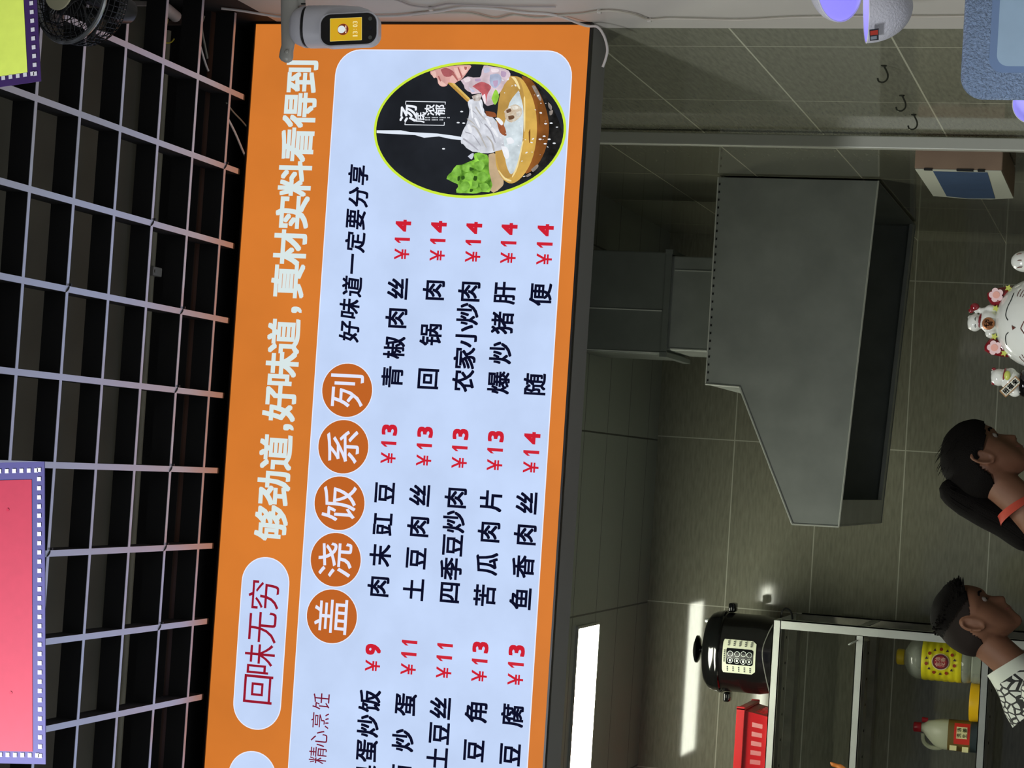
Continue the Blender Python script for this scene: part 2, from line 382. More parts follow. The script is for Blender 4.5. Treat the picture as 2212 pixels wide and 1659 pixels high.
shape('noodles', [(1065,560),(1100,525),(1200,535),(1215,600),(1250,690),(1330,720),(1400,830),(1425,1000),(1350,1050),(1230,1062),(1110,1045),(1030,990),(1000,950),(1005,860),(1050,780),(1075,680)], (214,217,226), .28, 55, wob=.003)
shape('brown_meat', [(1240,645),(1330,660),(1345,705),(1255,695)], (140,78,46), .3, 60)
shape('brown_meat', [(1355,755),(1420,780),(1450,890),(1385,860)], (160,90,56), .3, 60)
shape('noodle_end', [(1105,500),(1150,480),(1195,480),(1185,540),(1130,545)], (110,84,70), .5, 120, dirt=(225,220,215))
shape('chopstick', [(815,300),(850,290),(1090,525),(1070,545)], (222,188,104), .15, 60, smooth=0)
shape('chopstick', [(835,340),(862,330),(1080,540),(1060,555)], (196,150,70), .15, 60, smooth=0)
shape('hand', [(690,245),(790,212),(900,198),(1090,190),(1070,245),(1005,330),(965,350),(930,372),(880,350),(855,395),(805,402),(770,372),(758,320),(700,285)], (228,172,166), .22, 35)
shape('hand_shade', [(795,235),(850,215),(930,260),(900,300),(830,300)], (170,92,96), .2, 40)
shape('finger', [(905,290),(955,300),(962,345),(920,368),(885,340)], (236,186,178), .15, 40)
shape('broth_stream', [(152,838),(300,842),(400,838),(520,862),(620,885),(760,870),(900,888),(1010,905),(1010,935),(900,925),(760,895),(630,912),(540,885),(400,872),(300,866),(152,866)], (226,234,246), smooth=0)
shape('lettuce', [(848,1322),(895,1250),(950,1190),(1110,1150),(1140,1072),(1255,1085),(1285,1250),(1300,1430),(1200,1455),(1080,1460),(950,1455),(965,1380)], (146,208,74), .5, 45, dirt=(62,110,28), wob=.003)
for pts in ([(860,1322),(905,1300),(960,1315),(955,1365),(900,1345)], [(905,1245),(960,1215),(1000,1240),(985,1290),(930,1290)], [(1010,1190),(1070,1165),(1110,1200),(1080,1250),(1020,1240)], [(1130,1160),(1190,1140),(1235,1180),(1200,1240),(1140,1220)], [(1150,1085),(1215,1080),(1245,1120),(1180,1140)], [(1040,1270),(1100,1255),(1130,1300),(1080,1340),(1030,1315)], [(1160,1260),(1230,1250),(1270,1310),(1220,1350),(1165,1320)], [(1000,1360),(1060,1345),(1090,1400),(1040,1440),(990,1420)], [(1110,1350),(1160,1340),(1165,1400),(1115,1410)], [(1180,1375),(1250,1365),(1280,1415),(1210,1445)]):
    shape('lettuce_frill', pts, (136, 190, 80), .35, 70, dirt=(92, 146, 44))
for pts in ([(1000,1300),(1030,1290),(1035,1320),(1005,1330)], [(1130,1290),(1160,1300),(1150,1340),(1120,1330)], [(1090,1420),(1120,1425),(1110,1450),(1085,1450)], [(1085,1205),(1125,1215),(1120,1235),(1085,1240)], [(965,1300),(990,1295),(985,1335),(965,1340)]):
    shape('lettuce_gap', pts, (48, 84, 26), .2, 50)
for pts in ([(700,262),(742,250),(752,300),(728,318)], [(765,330),(800,345),(852,388),(808,398),(775,372)], [(925,215),(985,225),(1005,290),(975,318),(940,262)], [(985,202),(1062,205),(1062,244),(1018,292),(1000,240)]):
    shape('finger_light', pts, (240, 196, 186), .12, 40)
for pts in ([(905,272),(925,262),(968,330),(962,345)], [(965,215),(978,215),(1012,300),(1004,318)], [(768,300),(782,300),(800,345),(790,350)], [(1030,205),(1060,210),(1052,238),(1036,232)]):
    shape('finger_crease', pts, (176, 104, 100), .1, 40)
for k, pts in enumerate(([(1080,620),(1140,660),(1200,760),(1215,775),(1150,680),(1090,635)], [(1060,720),(1130,770),(1190,880),(1205,890),(1140,790),(1070,738)], [(1040,850),(1110,880),(1180,980),(1195,985),(1125,890),(1050,866)], [(1150,600),(1210,690),(1290,760),(1300,775),(1215,715),(1145,620)], [(1230,780),(1290,850),(1330,950),(1345,955),(1305,850),(1245,775)], [(1250,900),(1300,960),(1320,1040),(1335,1035),(1315,955),(1262,895)], [(1020,930),(1090,980),(1160,1035),(1170,1030),(1100,968),(1030,918)], [(1105,800),(1150,830),(1240,1000),(1250,995),(1165,825),(1112,790)])):
    shape('noodle_shade', pts, ((172, 172, 182), (186, 182, 178))[k % 2], .15, 60)
for k, pts in enumerate(([(1090,590),(1105,585),(1120,700),(1108,710)], [(1180,560),(1195,570),(1225,680),(1212,690)], [(1130,720),(1150,715),(1190,800),(1175,812)], [(1240,720),(1262,715),(1300,790),(1285,800)], [(1060,790),(1085,780),(1110,850),(1090,862)], [(1300,820),(1320,812),(1372,890),(1356,905)], [(1340,720),(1375,715),(1420,760),(1400,790)], [(1450,920),(1500,910),(1530,960),(1470,975)], [(1400,1000),(1460,1010),(1480,1100),(1440,1120)])):
    shape('noodle_light', pts, (240, 242, 248), .08, 60)
for k, pts in enumerate(([(1450,640),(1490,625),(1500,650),(1460,668)], [(1510,600),(1560,595),(1565,625),(1520,632)], [(1470,700),(1520,690),(1530,720),(1480,735)], [(1550,660),(1590,650),(1592,690),(1560,700)])):
    shape('soup_noodle', pts, ((118, 84, 60), (232, 226, 214))[k % 2], .3, 80)
for k, pts in enumerate(([(1030,330),(1080,318),(1095,345),(1045,365)], [(1140,330),(1190,325),(1195,350),(1145,352)], [(1225,225),(1275,215),(1285,255),(1235,270)], [(1300,225),(1370,228),(1372,260),(1310,262)], [(1400,250),(1450,262),(1440,310),(1400,300)], [(1080,410),(1115,430),(1140,455),(1110,460)], [(1215,500),(1240,480),(1250,560),(1235,575)], [(1320,350),(1370,345),(1360,400),(1330,402)])):
    shape('meat_detail', pts, ((240, 226, 232), (186, 160, 190), (198, 200, 224))[k % 3], .15, 60)
for pts in ([(1500,310),(1545,318),(1590,420),(1575,425),(1535,350)], [(1625,520),(1640,520),(1640,820),(1628,820)], [(1610,960),(1622,960),(1570,1200),(1520,1300),(1512,1290),(1560,1180)], [(1370,1240),(1385,1245),(1440,1310),(1500,1335),(1495,1350),(1430,1326)]):
    shape('bowl_glint', pts, (244, 222, 160), .1, 40)
for pts in ([(1675,860),(1690,830),(1690,950),(1680,960)], [(1690,340),(1705,345),(1735,470),(1722,480)], [(1765,560),(1778,560),(1790,760),(1776,770)]):
    shape('bowl_dark', pts, (120, 74, 30), .2, 40)
for pts in ([(1705,400),(1740,400),(1800,520),(1780,540)], [(1870,560),(1905,600),(1900,640),(1872,610)], [(1880,650),(1915,640),(1910,680),(1885,690)], [(1700,1230),(1760,1180),(1770,1205),(1720,1255)], [(1650,1290),(1690,1265),(1700,1285),(1660,1305)]):
    shape('grill_glint', pts, (150, 140, 132), .5, 60)
_pl[0] = min(_pl[0], .0110); PT = _pl[0]+.0004
shape('napkin', [(1070,1100),(1110,1070),(1130,1075),(1110,1130)], (200,205,220))
rng = random.Random(3); M_spl = lit('pic_splash', (232,236,242))
for i in range(46):
    zx = rng.uniform(1380, 1960); zy = rng.uniform(330, 1350); p = in_oval(ph(zx, zy))
    if math.hypot((p[0]-OC[0])/.128, (p[1]-OC[1])/.19) > .97: continue
    bm = nb(); a = rng.uniform(.0008, .0030); b = a*rng.uniform(.25, .6); th = rng.uniform(.6, 2.2)
    f = flat(bm, [(p[0]+a*math.cos(t)*math.cos(th)-b*math.sin(t)*math.sin(th), p[1]+a*math.cos(t)*math.sin(th)+b*math.sin(t)*math.cos(th)) for t in [k*PI/4 for k in range(8)]], BY-PT); obj('splash', bm, M_spl, pic)
for zx, zy in ((1845,775),(1900,770),(1830,900),(1880,930),(1840,975),(1930,970),(1790,930),(975,765),(1030,770),(830,1025),(1010,655)):
    p = ph(zx, zy); bm = nb(); flat(bm, [(p[0]+.0016*math.cos(k*PI/3), p[1]+.0034*math.sin(k*PI/3)) for k in range(6)], BY-PT); obj('splash', bm, M_spl, pic)
bm = nb(); tp = film(PT)
for ch, zx, zy, s in (('汤', 480, 672, .037), ('底', 595, 712, .022), ('浓', 692, 640, .0225), ('郁', 795, 640, .0225)):
    p = ph(zx, zy); put(bm, ch, .02, p[0], p[1], s, s*1.0, tp)
def bar(bm, p, q, t):
    a, b = Vector((*p, 0)), Vector((*q, 0)); n = (b-a).normalized(); n = Vector((-n.y, n.x, 0))*t/2
    flat(bm, [((a+n).x, (a+n).y), ((b+n).x, (b+n).y), ((b-n).x, (b-n).y), ((a-n).x, (a-n).y)], BY-PT)
for a, b in (((455,552),(850,560)),((455,552),(452,585)),((848,558),(846,585)),((445,785),(838,792)),((445,787),(450,750)),((836,790),(838,760))): bar(bm, ph(*a), ph(*b), .0014)
for zy, z0, z1 in ((715, 648, 905), (737, 648, 830)):
    n = int((z1-z0)/13)
    for k in range(n):
        if k % 6 == 4: continue
        bar(bm, ph(z0+13*k, zy), ph(z0+13*k+8, zy), .0021)
obj('picture_text', bm, lit('pic_text', (238,242,250)), pic)
# ------------------------------------------------------------------ range hood and duct
def tin(name, col, rough, noise): return mat(name, col, rough, 0.35, 0.5, noise=noise, nscale=9, bump=0.15, bscale=30)
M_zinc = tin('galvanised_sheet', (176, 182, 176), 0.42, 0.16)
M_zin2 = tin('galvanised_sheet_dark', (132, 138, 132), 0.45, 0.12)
M_seam = mat('fold_highlight', (232, 236, 228), 0.3, 0.15)  # highlights along folds and seams are put into this colour
HY = 5.918; HX1 = WX-0.006
hood = thing('range_hood', 'big galvanised sheet metal range hood with a sloping left shoulder', 'range hood', (0.36, 6.4, EYE+0.77))
fr = [(HX1, 1.225), (0.251, 1.225), (0.248, 1.127), (-0.129, 0.954), (-0.127, 0.823), (HX1, 0.769)]
bm = nb(); prism(bm, [(x, HY, z+EYE) for x, z in fr], (0, 0.006, 0)); obj('front_panel', bm, M_zinc, hood)
bm = nb()
HB = 6.9
for (a, za), (b, zb) in zip(fr[0:4], fr[1:5]):
    prism(bm, [(a, HY+.006, za+EYE), (b, HY+.006, zb+EYE), (b, HB, zb+EYE), (a, HB, za+EYE)], (0, 0, -0.004) if abs(za-zb) < .05 or a-b > .2 else (0.004, 0, 0))
obj('top_sheet', bm, M_zinc, hood)
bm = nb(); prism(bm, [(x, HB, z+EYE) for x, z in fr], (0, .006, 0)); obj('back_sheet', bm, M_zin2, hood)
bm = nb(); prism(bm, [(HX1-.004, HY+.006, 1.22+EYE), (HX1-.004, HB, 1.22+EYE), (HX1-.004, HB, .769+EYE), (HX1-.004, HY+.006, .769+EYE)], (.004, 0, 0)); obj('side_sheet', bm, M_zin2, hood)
def hz(x): return EYE+.769+(.823-.769)*(HX1-x)/(HX1+.127)
bm = nb()                                                       # folded lips round the open underside
for x0, x1, y0, y1 in ((-.127, -.052, HY+.006, HB), (-.052, HX1-.004, HB-.05, HB), (-.052, HX1-.004, HY+.006, HY+.02)):
    prism(bm, [(x0, y0, hz(x0)+.002), (x1, y0, hz(x1)+.002), (x1, y1, hz(x1)+.002), (x0, y1, hz(x0)+.002)], (0, 0, .012))
obj('bottom_lip', bm, M_zinc, hood)
bm = nb()
for (a, za), (b, zb) in zip(fr[1:5], fr[2:6]):
    tube(bm, [(a, HY-.002, za+EYE), (b, HY-.002, zb+EYE)], .0028, 6)
tube(bm, [(fr[0][0], HY-.001, fr[0][1]+EYE), (fr[1][0], HY-.001, fr[1][1]+EYE)], .002, 6)
obj('folded_edge', bm, M_seam, hood)
bm = nb()
for k in range(26):
    x = HX1-.02-.0225*k; box(bm, x-.003, x+.003, HY-.0022, HY-.0005, EYE+1.2175, EYE+1.2215)
obj('rivet', bm, mat('dark_gap', (14, 16, 16), .7), hood)
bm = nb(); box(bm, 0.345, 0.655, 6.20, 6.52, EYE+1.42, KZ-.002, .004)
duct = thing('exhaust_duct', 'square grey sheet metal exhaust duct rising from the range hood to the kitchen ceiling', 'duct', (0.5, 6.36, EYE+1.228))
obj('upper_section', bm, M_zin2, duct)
bm = nb(); box(bm, 0.36, 0.645, 6.21, 6.51, EYE+1.2305, EYE+1.42, .004); obj('lower_section', bm, M_zinc, duct)
bm = nb()
for x0, x1 in ((.338, .352), (.648, .662)): box(bm, x0, x1, 6.188, 6.53, EYE+1.405, EYE+1.428)
box(bm, .352, .648, 6.192, 6.2, EYE+1.408, EYE+1.426); obj('flange', bm, M_zin2, duct)
bm = nb()
for x, z0, z1 in ((.475, 1.43, 1.69), (.348, 1.43, 1.69), (.6, 1.24, 1.40), (.363, 1.24, 1.40)):
    box(bm, x, x+.003, 6.196 if z0 > 1.4 else 6.206, 6.2 if z0 > 1.4 else 6.21, EYE+z0, EYE+z1)
obj('seam', bm, M_seam, duct)
# ------------------------------------------------------------------ pipe and things on the right kitchen wall
bm = nb(); box(bm, .812, .843, 5.13, 5.155, 0, KZ-.001, .003)
tag(obj('wall_post', bm, mat('grey_aluminium_post', (196, 198, 186), .4, .15), base=(.8275, 5.14, 0)), 'slim grey aluminium post running down the right kitchen wall', 'post')
cb = thing('cardboard_box', 'brown cardboard box with white and blue side on the right kitchen wall behind the post', 'box', (.805, 5.42, EYE+.378))
M_card = mat('cardboard_brown', (150, 126, 104), .8, noise=.08, nscale=14)
bm = nb(); box(bm, .772, .848, 5.18, 5.64, EYE+.379, EYE+.588, .002, 1); obj('carton', bm, M_card, cb)
bm = nb()
pts = [(.7695, 5.18, EYE+.586), (.7695, 5.648, EYE+.588), (.7695, 5.69, EYE+.50), (.7695, 5.685, EYE+.44), (.7695, 5.653, EYE+.381), (.7695, 5.18, EYE+.381)]
prism(bm, pts, (.002, 0, 0)); obj('printed_side', bm, mat('box_white_print', (206, 208, 190), .6), cb)
bm = nb(); prism(bm, [(.7685, 5.20, EYE+.545), (.7685, 5.64, EYE+.552), (.7685, 5.672, EYE+.50), (.7685, 5.66, EYE+.428), (.7685, 5.20, EYE+.415)], (.0008, 0, 0)); obj('blue_print', bm, mat('box_blue_print', (62, 88, 126), .5, noise=.12, nscale=20), cb)
for a, b in ((.565, .545), (.487, .447), (.437, .42)):
    bm = nb(); box(bm, .7688, .773, 5.176, 5.19, EYE+min(a, b), EYE+max(a, b)); obj('torn_gap', bm, mat('dark_gap', (14, 16, 16), .7), cb)
M_wire = mat('dark_steel_wire', (70, 72, 62), .35, .8)
for y, lab in ((4.30, 'curled steel wire hook on the right kitchen wall, farthest from the post'), (4.63, 'curled steel wire hook on the right kitchen wall, the middle of three'), (4.87, 'curled steel wire hook on the right kitchen wall, nearest the post')):
    bm = nb(); c = Vector((WX-.0005, y, EYE+.562))
    pts = [c+Vector((-d, 0, z)) for d, z in ((0, 0), (.009, -.005), (.018, -.009), (.028, -.0085), (.0345, -.001), (.033, .008), (.026, .011))]
    tube(bm, spline(pts, 4), .0019, 7); lathe(bm, [(.006, 0), (.006, .002), (.003, .003)], c, 12, mx=Matrix.Rotation(-PI/2, 3, 'Y'))
    tag(obj('wall_hook', bm, M_wire, base=c, smooth=True), lab, 'hook', 'wire hooks on the right kitchen wall')
# ------------------------------------------------------------------ steel shelf and what stands on it
M_steel = mat('stainless_steel', (208, 212, 206), .32, .55, noise=.08, nscale=12)
M_steel2 = mat('stainless_steel_dark', (136, 134, 120), .4, .6, noise=.25, nscale=16)  # darker steel for the stiffeners and rear uprights
SX1, SX0, SY0, SY1 = -.468, -1.55, 6.93, 7.39
shelf = thing('steel_shelf', 'stainless steel kitchen shelf unit of three open tiers against the back wall', 'shelf', (-1.0, 7.16, 0))
SH = (EYE+1.160, EYE+.888, EYE+.486)
for i, z in enumerate(SH):
    bm = nb(); x1 = SX1-.002 if i == 0 else SX1-.03
    box(bm, SX0, x1, SY0, SY0+.004, z-.026, z, 0); box(bm, SX0, x1, SY0, SY1, z-.003, z); box(bm, SX0, x1, SY0, SY0+.02, z-.026, z-.023)
    sh = obj('tier', bm, M_steel, shelf)
    bm = nb(); box(bm, SX0, x1-.02, SY0+.06, SY0+.14, z-.03, z-.0035); box(bm, SX0, x1-.02, SY1-.14, SY1-.06, z-.03, z-.0035)
    obj('stiffener', bm, M_steel2, sh)
    for k in range(7):
        bm = nb(); lathe(bm, [(.0045, -.0015), (.0045, 0)], (x1-.06-.085*k, SY0+.10, z-.0302), 8); obj('bolt_hole', bm, mat('dark_gap', (14, 16, 16), .7), sh)
for y, n in ((SY0-.002, 0), (SY1-.032, 1)):
    for x in (SX1-.028, SX0):
        bm = nb(); box(bm, x, x+.030, y, y+.004, 0, SH[0]-.0265); box(bm, x+.026 if x > -1 else x, x+.030 if x > -1 else x+.004, y, y+.034, 0, SH[0]-.0265)
        obj('upright', bm, M_steel2 if n else M_steel, shelf)
bm = nb(); box(bm, SX1-.004, SX1, SY0+.03, SY1-.034, SH[1]-.026, SH[1]); box(bm, SX1-.004, SX1, SY0+.03, SY1-.034, SH[2]-.026, SH[2]); obj('end_rail', bm, M_steel, shelf)
bm = nb(); tube(bm, spline([(SX1-.045, SY0-.002, SH[1]-.005), (SX1-.055, SY0-.012, SH[1]+.012), (SX1-.06, SY0-.012, SH[1]+.02)], 4), .003, 6)
obj('hook', bm, M_steel, shelf)
# pressure cooker
CX, CY, CZ = -.598, 7.07, SH[0]+.001
pc = thing('pressure_cooker', 'black electric pressure cooker with a white control panel on the top tier of the shelf', 'pressure cooker', (CX, CY, CZ))
M_pcb = mat('cooker_black', (22, 20, 20), .25, .2, coat=.3); M_pcl = mat('cooker_lid_black', (12, 13, 13), .12, .1, coat=.5)
bm = nb(); R = .132
lathe(bm, [(.112, .0), (.124, .004), (.128, .03), (R, .05), (R, .168), (.134, .172), (.134, .176)], (CX, CY, CZ), 48); obj('body', bm, M_pcb, pc, smooth=True)
bm = nb(); lathe(bm, [(.1355, .176), (.139, .18), (.139, .188), (.136, .192), (.134, .205), (.128, .222), (.112, .236), (.08, .244), (.03, .247), (.002, .2475)], (CX, CY, CZ), 48); lid = obj('lid', bm, M_pcl, pc, smooth=True)
bm = nb(); lathe(bm, [(.016, .246), (.012, .256), (.013, .262), (.036, .266), (.046, .272), (.046, .278), (.03, .284), (.002, .285)], (CX, CY, CZ), 32); obj('lid_knob', bm, M_pcl, lid, smooth=True)
for s in (-1, 1):
    bm = nb(); box(bm, CX+s*.15-.016, CX+s*.15+.016, CY-.03, CY+.03, CZ+.15, CZ+.172, .006, 3); obj('handle', bm, M_pcl, pc, smooth=True)
bm = nb(); lathe(bm, [(.008, 0), (.009, .012), (.007, .018)], (CX+.098, CY, CZ+.236), 16); obj('steam_valve', bm, M_steel, lid, smooth=True)
def curved(x0, x1, z0, z1, r, n=12, rad=.012):
    bm = nb(); cols = []
    for k in range(n+1):
        x = x0+(x1-x0)*k/n; e = min(x-x0, x1-x); ins = 0 if e >= rad else rad-math.sqrt(max(0, rad*rad-(rad-e)**2))
        y = CY-math.sqrt(r*r-(x-CX)**2); cols.append((bm.verts.new((x, y, z0+ins)), bm.verts.new((x, y, z1-ins*.3))))
    for a, b in zip(cols[:-1], cols[1:]): bm.faces.new((a[0], b[0], b[1], a[1]))
    return bm
cp = obj('control_panel', curved(CX-.058, CX+.052, CZ+.052, CZ+.163, R+.0015), mat('panel_cream', (206, 210, 186), .4), pc, smooth=True)
obj('display', curved(CX-.030, CX+.024, CZ+.060, CZ+.150, R+.0022, rad=.006), mat('display_black', (16, 18, 20), .15), cp, smooth=True)
bm = nb()
for r_ in range(5):
    for s in (-1, 1):
        for k in range(3):
            x = CX+(-.052 if s < 0 else .032)+.006*k; y = CY-math.sqrt((R+.0024)**2-(x-CX)**2)
            box(bm, x, x+.0042, y-.0006, y, CZ+.066+.019*r_, CZ+.071+.019*r_)
for k in range(7):
    x = CX-.022+.006*k; y = CY-math.sqrt((R+.0024)**2-(x-CX)**2); box(bm, x, x+.004, y-.0006, y, CZ+.1535, CZ+.1585)
obj('panel_text', bm, mat('panel_ink', (70, 72, 66), .5), cp)
bm = nb()
for i, (dx, dz) in enumerate(((-.016, .136), (.006, .136), (-.016, .113), (.006, .113), (-.017, .092), (.008, .092), (-.016, .072), (.006, .072))):
    x = CX+dx; y = CY-math.sqrt((R+.003)**2-(x-CX)**2)
    tube(bm, [(x+.0085*math.cos(a*PI/8), y-.0008, CZ+dz+.0085*math.sin(a*PI/8)) for a in range(16)], .0012, 5, closed=True)
    if i % 2 == 0: box(bm, x-.004, x+.004, y-.001, y, CZ+dz-.003, CZ+dz+.003)
obj('button', bm, mat('button_silver', (170, 176, 172), .2, .9), cp)
bm = nb(); tube(bm, spline([(CX+.12, CY+.06, CZ+.006), (-.475, 7.12, CZ+.006), (-.448, 7.12, CZ+.002), (-.440, 7.12, CZ-.012), (-.452, 7.12, CZ-.028), (-.475, 7.12, CZ-.034)], 6), .0035, 8)
obj('power_cord', bm, mat('cord_black', (12, 12, 12), .4), pc, smooth=True)
bm = nb(); tube(bm, spline([(CX-.125, CY-.07, CZ+.006), (CX-.06, CY-.122, CZ+.016), (CX+.02, CY-.133, CZ+.03), (CX+.08, CY-.112, CZ+.018), (CX+.118, CY-.07, CZ+.006)], 6), .0018, 6); obj('thin_cable', bm, mat('cord_grey', (110, 110, 104), .5), pc, smooth=True)
# red basket
rb = thing('plastic_basket', 'red slotted plastic basket beside the pressure cooker on the top tier', 'basket', (-.98, 7.08, SH[0]+.001))
M_red = mat('red_plastic', (178, 22, 28), .35)
bm = nb(); x0, x1, y0, y1 = -1.19, -.772, 6.95, 7.22; zb = SH[0]+.002; hh = .105
def wallrect(f, dz): return [(f(0)[0], f(0)[1], dz)]
lo = [Vector((x0+.02, y0+.02, zb)), Vector((x1-.02, y0+.02, zb)), Vector((x1-.02, y1-.02, zb)), Vector((x0+.02, y1-.02, zb))]
hi = [Vector((x0, y0, zb+hh)), Vector((x1, y0, zb+hh)), Vector((x1, y1, zb+hh)), Vector((x0, y1, zb+hh))]
bot = [bm.verts.new(p) for p in lo]; bm.faces.new(bot[::-1])
for i in range(4):
    a, b, c, d = lo[i], lo[(i+1) % 4], hi[(i+1) % 4], hi[i]
    L = (b-a).length; n = int(L/.014)
    def pt(u, v): return (a*(1-u)+b*u)*(1-v)+(d*(1-u)+c*u)*v
    lv = (0, .18, .5, .62, .86, 1)
    for k in range(n):
        for q in range(5):
            if q == 1 and k % 2 == 1 and 2 < k < n-2: continue
            u0, u1 = k/n, (k+1)/n; bm.faces.new([bm.verts.new(pt(*s)) for s in ((u0, lv[q]), (u1, lv[q]), (u1, lv[q+1]), (u0, lv[q+1]))])
bmesh.ops.remove_doubles(bm, verts=bm.verts[:], dist=.0005)
ob = obj('basket_body', bm, M_red, rb); md = ob.modifiers.new('thick', 'SOLIDIFY'); md.thickness = .003
bm = nb(); 
for a, b in ((hi[0], hi[1]), (hi[1], hi[2]), (hi[2], hi[3]), (hi[3], hi[0])):
    xa, xb = sorted((a.x, b.x)); ya, yb = sorted((a.y, b.y)); box(bm, xa-.008, xb+.008, ya-.008, yb+.008, zb+hh-.03, zb+hh, .002, 1)
bm2 = nb()
for a, b in ((hi[0], hi[1]), (hi[2], hi[3])):
    xa, xb = sorted((a.x, b.x)); box(bm2, xa-.008, xb+.008, a.y-.004, a.y+.004, zb+hh-.028, zb+hh, .002, 1)
for a, b in ((hi[1], hi[2]), (hi[3], hi[0])):
    ya, yb = sorted((a.y, b.y)); box(bm2, a.x-.004, a.x+.004, ya-.004, yb+.004, zb+hh-.028, zb+hh, .002, 1)
bm.free(); obj('basket_rim', bm2, M_red, rb)
# oil jug
def at(px, py, Y): return onY(px, py, Y)
OZ = SH[2]+.001; OX, OY = -.563, 7.06
oj = thing('oil_jug', 'large ribbed clear cooking oil jug with a yellow label on the bottom tier', 'oil jug', (OX, OY, OZ))
M_clear = mat('clear_plastic', (205, 212, 196), .15, trans=.55, alpha=.75); M_yel = mat('label_yellow', (216, 206, 30), .4)
bm = nb()
lathe(bm, [(.060, 0), (.068, .006), (.068, .03), (.062, .036), (.068, .044), (.068, .06), (.066, .064), (.066, .196), (.068, .2), (.066, .215), (.060, .228), (.052, .238), (.03, .25), (.022, .254)], (OX, OY, OZ), 36); obj('bottle', bm, M_clear, oj, smooth=True)
prof = []
for k in range(25):
    z = .066+.128*k/24; prof.append((.0668+.0018*abs(math.sin(k*PI/4)), z))
bm = nb(); lathe(bm, prof, (OX, OY, OZ), 40, cap=False); lb = obj('label_sleeve', bm, M_yel, oj, smooth=True)
def disc_on(cx, dz, rx, rz, y_off, n=28):
    bm = nb(); ps = []
    for k in range(n):
        x = cx+rx*math.cos(2*PI*k/n); r_ = .069+y_off; y = OY-math.sqrt(max(1e-6, r_*r_-(x-OX)**2)); ps.append(bm.verts.new((x, y, OZ+dz+rz*math.sin(2*PI*k/n))))
    c = bm.verts.new((cx, OY-math.sqrt((.069+y_off)**2-(cx-OX)**2), OZ+dz))
    for k in range(n): bm.faces.new((c, ps[k], ps[(k+1) % n]))
    return bm
obj('emblem_rim', disc_on(OX, .132, .027, .0285, .0006), mat('emblem_white', (214, 204, 170), .5), lb)
obj('emblem', disc_on(OX, .132, .0245, .026, .0014), mat('emblem_maroon', (96, 16, 30), .5), lb)
obj('emblem_centre', disc_on(OX, .132, .019, .0205, .0022), mat('emblem_red', (158, 26, 38), .5), lb)
bm = nb(); tj = lambda x, z: Vector((x, OY-math.sqrt((.0724)**2-(x-OX)**2), z))
for ch, dx, dz in (('金', -.008, .009), ('油', .008, .009), ('花', -.008, -.008), ('香', .008, -.008)): put(bm, ch, .01, OX+dx, OZ+.132+dz, .016, .016, tj)
obj('emblem_text', bm, mat('emblem_cream', (226, 190, 170), .5), lb, fix=False)
rng = random.Random(5)
for k in range(14):
    a = 2*PI*k/14; dx, dz = .04*math.cos(a), .046*math.sin(a)
    if abs(dx) > .045: continue
    obj('label_fruit', disc_on(OX+dx, .132+dz, .0058, .0058, .0008, 3 if k % 2 else 7), mat('fruit_purple', (64, 36, 56), .5) if k % 2 else mat('fruit_red', (150, 50, 24), .5), lb)
bm = nb(); lathe(bm, [(.024, .254), (.026, .258), (.026, .276), (.02, .28), (.002, .281)], (OX, OY, OZ), 24); obj('cap', bm, mat('cap_yellow', (196, 170, 30), .4), oj, smooth=True)
# yellow plate
bm = nb(); q = at(2108, 1517, 7.05)
lathe(bm, [(.058, 0), (.062, .003), (.0635, .03), (.062, .034), (.058, .030), (.056, .006), (.002, .005)], (q.x, 7.05, OZ), 36)
tag(obj('bowl', bm, mat('yellow_plastic', (222, 176, 20), .35), base=(q.x, 7.05, OZ), smooth=True), 'shallow yellow plastic bowl between the oil jug and the detergent bottle', 'bowl')
# detergent bottle
q = at(2104, 1592, 7.05); DX, DY = q.x, 7.05
db = thing('detergent_bottle', 'translucent detergent bottle with red cap, side handle and red label on the bottom tier', 'bottle', (DX, DY, OZ))
M_milk = mat('milky_plastic', (196, 200, 172), .3, trans=.25)
def osec(z, a, b, cx=0, n=28): return [(DX+cx+a*math.copysign(abs(math.cos(2*PI*k/n))**.7, math.cos(2*PI*k/n)), DY+b*math.copysign(abs(math.sin(2*PI*k/n))**.7, math.sin(2*PI*k/n)), OZ+z) for k in range(n)]
bm = nb(); loft(bm, [osec(0, .046, .03), osec(.004, .05, .034), osec(.105, .05, .034), osec(.125, .048, .032), osec(.145, .040, .028, .004), osec(.165, .028, .022, .012), osec(.178, .015, .015, .015), osec(.19, .012, .012, .015)])
obj('bottle', bm, M_milk, db, smooth=True)
bm = nb(); tube(bm, spline([(DX-.038, DY, OZ+.108), (DX-.047, DY, OZ+.13), (DX-.045, DY, OZ+.158), (DX-.03, DY, OZ+.176), (DX-.004, DY, OZ+.18)], 5), .0075, 8); obj('grip', bm, M_milk, db, smooth=True)
bm = nb(); lathe(bm, [(.0155, .186), (.0165, .188), (.0165, .208), (.014, .211), (.001, .212)], (DX+.015, DY, OZ), 20); obj('cap', bm, mat('cap_red', (168, 20, 36), .35), db, smooth=True)
bm = nb(); lathe(bm, [(.008, .166), (.009, .185), (.001, .187)], (DX+.040, DY, OZ), 14); obj('nozzle', bm, mat('cap_red', (168, 20, 36), .35), db, smooth=True)
